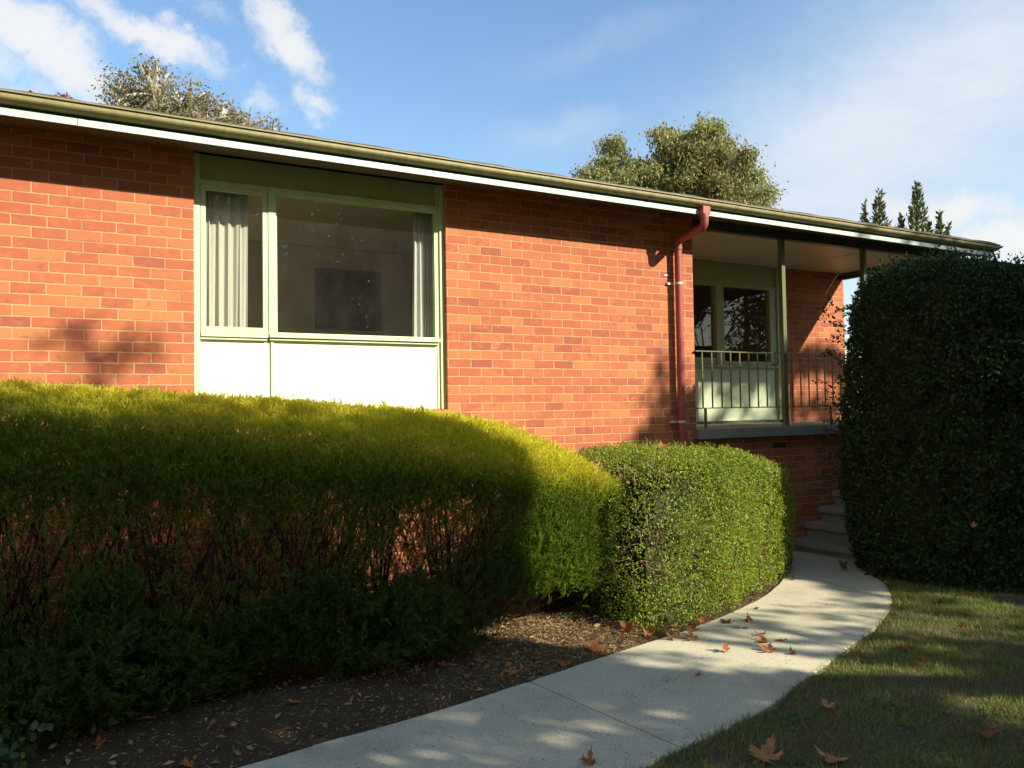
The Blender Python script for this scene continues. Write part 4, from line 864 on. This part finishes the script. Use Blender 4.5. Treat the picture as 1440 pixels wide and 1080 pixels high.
for i, (c1, c2) in enumerate((((.50, .19, .055), (.33, .10, .035)), ((.38, .13, .045), (.21, .07, .032)), ((.58, .31, .12), (.40, .18, .07)), ((.17, .065, .035), (.10, .04, .025)), ((.50, .33, .03), (.4, .22, .02)))):
    m, nt, out = newmat('dead_leaf'); k = NT(nt); p = k.pos(); c = k.mix(k.ramp(k.noise(p, 6, 4), [(.35, 0.0), (.65, 1.0)]), c1, c2)
    pr = k.principled(c, .6, .25, k.bump(k.noise(p, 20, 3), .4, .03)); tl = k.n('ShaderNodeBsdfTranslucent'); k.l(c, tl.inputs[0]); mx = k.n('ShaderNodeMixShader'); mx.inputs[0].default_value = .25
    k.l(pr.outputs[0], mx.inputs[1]); k.l(tl.outputs[0], mx.inputs[2]); k.l(mx.outputs[0], out.inputs[0]); lm_.append(m)
leaf_meshes = []
for s_ in range(7):
    for mi in range(5):
        if s_ < 6 or mi == 0:
            pass
    o = maple(s_).build('maple_leaf', None); leaf_meshes.append(o.data); bpy.data.objects.remove(o)
# x, y, size, colour, place (height above ground or None), tilt, label
LV = [(-.15, -2.2, .20, 0, 0, .35, 'big orange leaf flat on the bed against the path edge'), (.29, -2.05, .2, 1, 0, 1.0, 'brown leaf standing at the foot of the clipped hedge'),
 (-.51, -2.37, .13, 0, 0, .2, 'orange brown leaf lying along the bed edge below the golden hedge'), (-.91, -2.37, .14, 0, 0, .7, 'upright orange leaf on the bed beside the path joint'),
 (.65, -2.38, .17, 2, 0, .3, 'tan curled leaf on the path nearest the clipped hedge corner'), (.52, -2.30, .13, 2, 0, .5, 'pale tan leaf half under the clipped hedge at the path edge'),
 (1.21, -2.17, .17, 1, 0, .4, 'brown leaf farthest back of the cluster on the path'), (1.23, -2.40, .16, 1, 0, 1.0, 'brown leaf standing on edge in the path cluster'),
 (1.16, -2.59, .12, 1, 0, .7, 'small curled rust leaf in the middle of the path cluster'), (1.03, -2.74, .14, 0, 0, .2, 'flat orange leaf under the curled one in the path cluster'),
 (1.17, -2.78, .13, 0, 0, .5, 'rounded orange leaf at the right of the path cluster'), (.89, -2.92, .16, 2, 0, .25, 'pale tan pointed leaf in the sun at the front of the path cluster'),
 (.97, -3.06, .08, 3, 0, .6, 'little grey brown leaf right of the pale pointed leaf'), (.62, -2.76, .11, 1, 0, .9, 'small brown leaf alone on the path left of the cluster'),
 (.09, -3.05, .055, 0, 0, .3, 'tiny orange leaf alone in the middle of the near path'), (3.75, -1.25, .14, 3, 0, 1.2, 'dark curled leaf on the path in front of the steps'),
 (2.95, -1.28, .09, 3, 0, .5, 'small dark leaf on the path at the far end of the clipped hedge'), (1.75, -1.95, .07, 3, 0, .3, 'small dark leaf tucked under the middle of the clipped hedge'),
 (3.48, -2.0, .13, 0, 0, .4, 'orange leaf on the right edge of the path below the tall hedge'), (3.60, -2.27, .11, 0, 0, .7, 'orange leaf on the grass at the foot of the tall hedge'),
 (3.68, -2.66, .13, 0, 0, .3, 'rust leaf on the grass under the tall hedge at the right'), (3.12, -2.73, .13, 3, 0, .3, 'dull brown leaf on the shaded lawn below the tall hedge'),
 (1.67, -3.42, .13, 1, 0, .35, 'reddish leaf on the lawn just beyond the path curve'), (1.45, -3.71, .14, 1, 0, .3, 'reddish leaf in the middle of the lawn'),
 (1.31, -3.33, .11, 3, 0, .2, 'dull brown leaf at the lawn edge beside the sunny patch'), (.28, -3.93, .13, 2, 0, .3, 'pale orange leaf on the lawn beside the clover'),
 (.01, -3.87, .05, 1, 0, .3, 'tiny brown leaf on the grass beside the path'), (-.23, -4.17, .14, 3, 0, .8, 'dark folded leaf on the near lawn'),
 (-.56, -4.23, .21, 2, 0, .3, 'large tan leaf at the bottom of the lawn next to the path'), (-.27, -4.43, .18, 2, 0, .3, 'large tan leaf at the bottom edge of the lawn'),
 (.63, -4.62, .2, 1, 0, .4, 'large rust leaf at the lower right of the lawn'), (.92, -4.16, .05, 4, 0, .4, 'tiny yellow leaf on the lawn'),
 (1.31, -3.91, .06, 1, 0, .5, 'tiny rust leaf between the reddish and the yellow leaves'), (-1.29, -3.80, .13, 0, 0, .3, 'orange leaf at the bottom edge of the path'),
 (-3.0, -2.76, .14, 0, 0, .35, 'orange brown leaf at the bottom edge of the dark bed'), (-2.72, -2.39, .11, 3, 0, .4, 'dull brown leaf on the dark bed left of the near path'),
 (-1.64, -1.98, .14, 1, 0, .6, 'brown leaf at the foot of the hedge stems in the shade'), (-1.53, -2.22, .17, 3, 0, .9, 'dark standing leaf in the bed under the hanging hedge branches'),
 (-1.25, -2.02, .1, 1, 0, .5, 'rust leaf on the shaded bed right of the standing one'), (-2.32, -2.22, .1, 2, 0, .1, 'flat straw coloured leaf on the dark bed'),
 (-1.99, -1.1, .11, 2, 0, .4, 'pale leaf caught under the bare hedge stems'), (-3.18, -1.95, .13, 3, 0, .5, 'dark leaf on the bed under the left skirt of the long hedge'),
 (-3.38, -2.3, .09, 1, 0, .4, 'small brown leaf right of the round leaved shrub'), (.05, -1.6, .11, 1, 0, .5, 'rust leaf on the dry patch between the two hedges'),
 (2.56, -3.29, .1, 3, 0, .3, 'small dull leaf on the far lawn'), (1.79, -3.15, .08, 3, 0, .3, 'small dark leaf at the outer edge of the path curve'),
 (.30, -1.75, .12, 0, 0, .4, 'orange leaf deep between the two hedges'),
 (.42, -2.14, .13, 0, 0, .6, 'orange leaf leaning on the near bottom corner of the clipped hedge'), (.18, -2.12, .12, 3, 0, .4, 'dark brown leaf left of the leaf standing at the clipped hedge corner'),
 (.80, -2.20, .12, 1, 0, .5, 'rust leaf on the path edge against the clipped hedge face'), (1.02, -2.08, .10, 0, 0, .8, 'small orange leaf tucked under the clipped hedge face'),
 (1.38, -2.22, .11, 3, 0, .4, 'dark leaf just beyond the brown leaves of the path cluster'), (-.35, -1.7, .12, 1, 0, .5, 'brown leaf on dry needles under the right end of the golden hedge'),
 (-.70, -2.02, .10, 2, 0, .3, 'tan leaf on the bed below the right end of the golden hedge'), (.55, -4.95, .15, 0, 0, .3, 'orange leaf at the very bottom right corner of the lawn'),
 (1.75, -.75, .13, 0, 1.37, .9, 'red orange leaf caught on the highest point of the clipped hedge'), (1.72, -1.1, .11, 2, 1.34, .5, 'pale leaf lying on top of the clipped hedge'),
 (2.55, -1.0, .10, 0, 1.19, .6, 'orange leaf on the middle of the clipped hedge top'), (3.22, -.78, .12, 0, 1.03, 1.1, 'upright rust leaf near the far end of the clipped hedge top'), (2.72, -1.18, .10, 1, 1.10, .8, 'rust leaf caught in the front face of the clipped hedge'),
 (3.86, -2.62, .08, 2, .62, 1.2, 'yellowish leaf caught low in the tall dark hedge'),
 (5.62, -.56, .13, 0, 4.015, .8, 'rust leaf sticking up out of the roof gutter above the porch')]
for i, (x, y, s_, ci, h_, tl_, lb) in enumerate(LV):
    o = bpy.data.objects.new('maple_leaf', leaf_meshes[i % 7]); C.objects.link(o)
    if len(o.data.materials) == 0: o.data.materials.append(lm_[0])
    o.material_slots[0].link = 'OBJECT'; o.material_slots[0].material = lm_[ci]
    s_ *= 1.22; o.scale = (s_, s_, s_ * .8); rz = g.uniform(0, 6.28); s_ *= g.uniform(.85, 1.05); o.scale = (s_, s_ * g.uniform(.8, 1.0), s_ * .8); tl2 = tl_ * .8 if tl_ > .75 else tl_ * .35
    o.rotation_euler = (tl2, g.normal() * .12, rz)
    if h_: z = h_
    else:
        w_, l_ = path_side(np.array(x), np.array(y)); z = .004 if (w_ < 0 and l_ < 0) else (float(bed_z(np.array(x), np.array(y))) + .01 if w_ >= 0 else .022)
        # rest the lowest point on the ground
        co = np.array([v.co[:] for v in o.data.vertices]) * o.scale[:]; rot = np.array(o.rotation_euler.to_matrix()); zmin = (co @ rot.T)[:, 2]; z -= np.percentile(zmin, 4)
    o.location = (x, y, z); tag(o, lb, 'leaf', 'fallen maple leaves')

# ================================================================== TREES
def bez(a, c, b_, n): t = np.linspace(0, 1, n)[:, None]; return (1 - t) ** 2 * a + 2 * (1 - t) * t * c + t ** 2 * b_
def tree(name, label, group, base, fork_h, blobs, nsub, nleaf, lsize, tmpl, lmat, bmat, droop=0.0, r0=.3, seed=0, width=1.0, cl=.35, keep=None):
    q = np.random.default_rng(seed); base = np.array(base, float); root = empty(name, tuple(base), label, 'tree', group)
    tr = MB(); fo = MB(); top = base + [q.normal() * .3, q.normal() * .3, fork_h]
    tr.tube(bez(base, base + [q.normal() * .3, q.normal() * .3, fork_h * .5], top, 10), np.linspace(r0, r0 * .65, 10), 9)
    vol = sum(b_[3] * b_[4] * b_[5] for b_ in blobs)
    for (bx, by, bz, rx, ry, rz_) in blobs:
        c = np.array([bx, by, bz]); e = c - [0, 0, rz_ * .45]; tr.tube(bez(top, (top + e) / 2 + [0, 0, -.1 * np.linalg.norm(e - top)], e, 9), np.linspace(r0 * .5, r0 * .22, 9), 6)
        m_ = max(3, int(nsub * rx * ry * rz_ / vol))
        for i in range(m_):
            dd = unit(q.normal(size=3)); p = c + dd * np.array([rx, ry, rz_]) * q.uniform(.55, 1.0) ** .5 * (0.82 + .36 * vnoise(dd[0] * 2.5 + bx, dd[1] * 2.5, dd[2] * 2.5 + seed))
            pth = bez(e, (e + p) / 2 + [0, 0, .12 * rz_] + q.normal(size=3) * .08 * rx, p, 6); tr.tube(pth, np.linspace(r0 * .12, r0 * .02 + .004, 6), 4)
            n_ = int(nleaf / nsub * q.uniform(.5, 1.5)); t = q.uniform(.55, 1.08, n_)[:, None]; Q = pth[2] + (pth[-1] - pth[2]) * t + q.normal(size=(n_, 3)) * cl * np.array([1, 1, .75])
            if droop: Q[:, 2] -= q.random(n_) * cl * droop
            a_ = q.normal(size=Q.shape); a_[:, 2] -= droop * 1.2
            if keep is not None:
                k_ = keep(Q); Q, a_ = Q[k_], a_[k_]
            if len(Q): scatter(fo, Q, a_, q.uniform(.6, 1.3, len(Q)) * lsize, *tmpl, width=width)
    tr.build('trunk', bmat, root); fo.build('crown', lmat, root); return root
gum1 = leaf_mat('grey_gum_leaf', [(0, (.15, .15, .07)), (.4, (.21, .20, .09)), (.65, (.28, .20, .14)), (.85, (.32, .19, .17)), (1, (.17, .18, .07))], trans=.25, spec=.12, rough=.45, patch=[(.5, .45, .62, (.13, .15, .05), .7)])
gum2 = leaf_mat('olive_gum_leaf', [(0, (.17, .20, .06)), (.4, (.24, .27, .085)), (.7, (.32, .31, .12)), (.9, (.38, .29, .15)), (1, (.26, .19, .10))], trans=.25, spec=.12, rough=.42, patch=[(.45, .48, .62, (.17, .13, .06), .5)])
conif = leaf_mat('cypress_leaf', [(0, (.07, .10, .035)), (.6, (.12, .15, .045)), (1, (.18, .19, .065))], trans=.2)
redl = leaf_mat('red_autumn_leaf', [(0, (.22, .02, .05)), (.6, (.32, .03, .06)), (1, (.40, .06, .08))], trans=.35)
def blobs_at(lst, D, flat=1.0):
    out = []
    for (px, py, rx, ry) in lst:
        c = at_dist(px, py, D); s_ = D / FPX * 1.02; out.append((c[0], c[1], c[2], rx * s_, rx * s_ * flat, ry * s_))
    return out
D = 24; bl = blobs_at([(172, 130, 34, 22), (215, 122, 48, 34), (262, 140, 40, 32), (222, 165, 60, 36), (292, 168, 46, 30), (180, 165, 30, 22), (250, 205, 80, 30)], D) + blobs_at([(352, 172, 24, 15), (385, 186, 26, 12), (330, 195, 30, 22), (312, 148, 10, 12)], D)
c = at_dist(260, 300, D); tree('gum_tree', 'sparse gum tree with pale branches and pinkish grey leaves behind the left roof', None, (c[0], c[1], 0), 4.2, bl, 190, 14500, .105, GUM, gum1, M['trunk_gum'], .8, .75, 11, width=2.0, cl=.17)
D = 27; bl = blobs_at([(858, 212, 26, 17), (838, 238, 28, 18), (892, 236, 24, 18), (955, 205, 34, 26), (990, 195, 36, 24), (1025, 222, 28, 26), (945, 250, 50, 26), (1015, 262, 40, 24), (880, 262, 50, 20), (815, 258, 16, 10), (1050, 244, 18, 16), (932, 188, 17, 15), (975, 235, 40, 26)], D)
c = at_dist(940, 420, D); tree('gum_tree', 'broad dense olive gum tree standing behind the middle of the roof', None, (c[0], c[1], 0), 3.5, bl, 230, 62000, .11, GUM, gum2, M['trunk_gum'], 1.4, .6, 12, width=2.2, cl=.17)
D = 26; bl = blobs_at([(1072, 272, 15, 12), (1060, 282, 14, 10), (1050, 300, 24, 16)], D)
c = at_dist(1062, 420, D); tree('young_gum_tree', 'small wispy gum top just right of the broad olive tree', None, (c[0], c[1], 0), 3.0, bl, 30, 6000, .10, GUM, gum2, M['trunk_gum'], .8, .15, 13, width=2.0, cl=.18)
# upright cypress spires
D = 19
for i, (px, py, w_, lb) in enumerate(((1216, 288, 6, 'thin left cypress tip above the porch gutter'), (1236, 272, 12, 'middle sized cypress spire second from the left above the gutter'), (1268, 306, 12, 'two stubby cypress tips just clear of the gutter'),
                                (1289, 258, 13, 'tallest cypress spire above the right end of the gutter'), (1306, 312, 6, 'short cypress tip right of the tallest spire'), (1321, 300, 8, 'ragged cypress tip near the roof end'), (1333, 318, 3, 'thinnest twig like cypress tip beside the cloud'))):
    top = at_dist(px, py, D); s_ = D / FPX; base = np.array([top[0] - .2, top[1], 0]); root = empty('cypress_tree', tuple(base), lb, 'tree', 'cypress spires behind the porch'); tr = MB(); fo = MB(); H = top[2]
    q = np.random.default_rng(40 + i); tr.tube([base, base * .5 + top * .5, top], [.09, .06, .012], 6)
    n_ = int(500 + 75 * w_); t = q.random(n_) ** .7 * 2.6; ph = q.uniform(0, 6.28, n_); wid = (w_ * s_) * np.clip(t / 1.0, .12, 1) ** .8 * (.15 + 1.5 * vnoise(t * 3.1 + i * 7, np.cos(ph) * 1.2 + i, np.sin(ph) * 1.2)); rr_ = wid * q.random(n_) ** .5
    Q = top + (base - top) * (t / H)[:, None] + np.stack([np.cos(ph) * rr_, np.sin(ph) * rr_, q.normal(size=n_) * .04], 1); a_ = np.stack([np.cos(ph) * .5, np.sin(ph) * .5, np.ones(n_)], 1) + q.normal(size=(n_, 3)) * .35
    scatter(fo, Q, a_, q.uniform(.07, .15, n_), *LEAF, width=.8); tr.build('trunk', M['trunk_dark'], root); fo.build('crown', conif, root)
D = 16
c = at_dist(80, 260, D); bl = blobs_at([(88, 140, 4, 5), (62, 141, 3, 3), (42, 137, 3, 3), (70, 166, 30, 10)], D)
tree('red_leaved_tree', 'dark red leaved tree just showing above the left end of the gutter', None, (c[0], c[1], 0), 2.8, bl, 30, 1600, .07, LEAF, redl, M['trunk_dark'], 0, .06, 15, cl=.045)

# ---- street trees behind the photographer: they shade the lawn and show in the panes
shade_leaf = leaf_mat('plane_tree_leaf', [(0, (.05, .07, .02)), (.5, (.08, .085, .025)), (1, (.16, .09, .035))], trans=.15)
def street_tree(lb, uc, vc, ru, rv, ybase, seed, dens=4.2):
    q = np.random.default_rng(seed); bx = uc + SX * ybase; base = np.array([bx, ybase, 0.0]); root = empty('plane_tree', tuple(base), lb, 'tree', 'street trees behind the lawn'); tr = MB(); fo = MB()
    area = math.pi * ru * rv; lsz = .17; n_ = int(area * dens / (lsz * lsz * .54 * .5 * .62)); 
    th = q.uniform(0, 6.283, n_); rr_ = np.sqrt(q.random(n_)) * (1 + .12 * (fbm(np.cos(th) * 2 + seed, np.sin(th) * 2) - .5)); u = uc + ru * rr_ * np.cos(th); v = vc + rv * rr_ * np.sin(th)
    dy = q.uniform(-1, 1, n_) * 1.9 * np.sqrt(np.clip(1.05 - rr_ ** 2, 0, 1)); Pq = from_uv(u, v, ybase + dy * .9)[:, [0, 2, 1]]
    cv = cover(u, v); tau = -np.log(np.clip(1 - cv, .012, 1)); k_ = q.random(n_) < tau / dens; Pq = Pq[k_]
    Pq = Pq[Pq[:, 2] > 1.8]
    scatter(fo, Pq, q.normal(size=Pq.shape) - [0, 0, .4], lsz * q.uniform(.8, 1.2, len(Pq)), *LEAF, width=1.0)
    top = base + [0, 0, 4.0]; tr.tube([base, base + [.1, .05, 2], top], [.34, .28, .24], 10)
    sel = Pq[q.choice(len(Pq), 60)]
    for s_ in sel:
        mid_ = (top + s_) / 2 + [0, 0, -.3]; pth = bez(top, mid_, s_, 8); uu, vv = uv_of(pth)
        c_ = cover(uu, vv)
        if (c_[2:] < .3).sum() > 0: continue
        tr.tube(pth, np.linspace(.10, .012, 8), 5)
    tr.build('trunk', M['trunk_dark'], root); fo.build('crown', shade_leaf, root)
street_tree('broad plane tree on the lawn, nearest to the golden hedge', -5.6, -4.9, 5.0, 4.9, -11.0, 61)
street_tree('broad plane tree in the middle of the row across the lawn', 1.0, -6.0, 5.0, 4.2, -12.0, 62)
street_tree('broad plane tree at the right end of the row across the lawn', 6.6, -3.2, 5.0, 4.3, -11.5, 63)

def yard_tree(lb, x, y, blobs, seed):
    tree('plane_tree', lb, 'street trees behind the lawn', (x, y, 0), 3.6, blobs, 60, 15000, .20, LEAF, shade_leaf, M['trunk_dark'], 0, .3, seed, cl=.45, keep=lambda Q: cover(*uv_of(Q)) > .5)
_c0 = cover
def cover(u, v): return np.where((u < -6.0) | (u > 9.3), 1.0, _c0(u, v))
yard_tree('unseen tall plane tree added close behind the near end of the path', -4.6, -11.2, [(-4.6, -11.2, 7.5, 3.4, 3.0, 3.2), (-6.2, -11.5, 9.5, 2.6, 2.4, 2.2), (-5.2, -12.0, 5.2, 3.0, 2.4, 2.0)], 71)  # out of view, added to block sky light from behind
yard_tree('unseen plane tree added at the far left of the lawn', -12.5, -8.5, [(-12.5, -8.5, 6.5, 3.4, 3.2, 3.4), (-11.5, -9.5, 9.0, 2.6, 2.4, 2.2)], 72)  # also out of view, added to lower the sky fill from the left
yard_tree('unseen plane tree added behind the row, nearest to the street', 2.0, -19, [(2.0, -19, 5.0, 4.4, 3.0, 2.6), (6.5, -20, 5.0, 4.0, 3.0, 2.6), (-2.5, -20, 5.0, 4.0, 3.0, 2.6)], 73)  # out of view, added to darken the sky fill and the pane reflections

yard_tree('broad tree on the far right side of the lawn', 17.5, -11.5, [(17.5, -11.5, 4.6, 3.6, 3.0, 3.4), (15.5, -12.5, 3.4, 2.8, 2.4, 2.4), (21, -11, 5.0, 3.4, 3.0, 3.4)], 74)
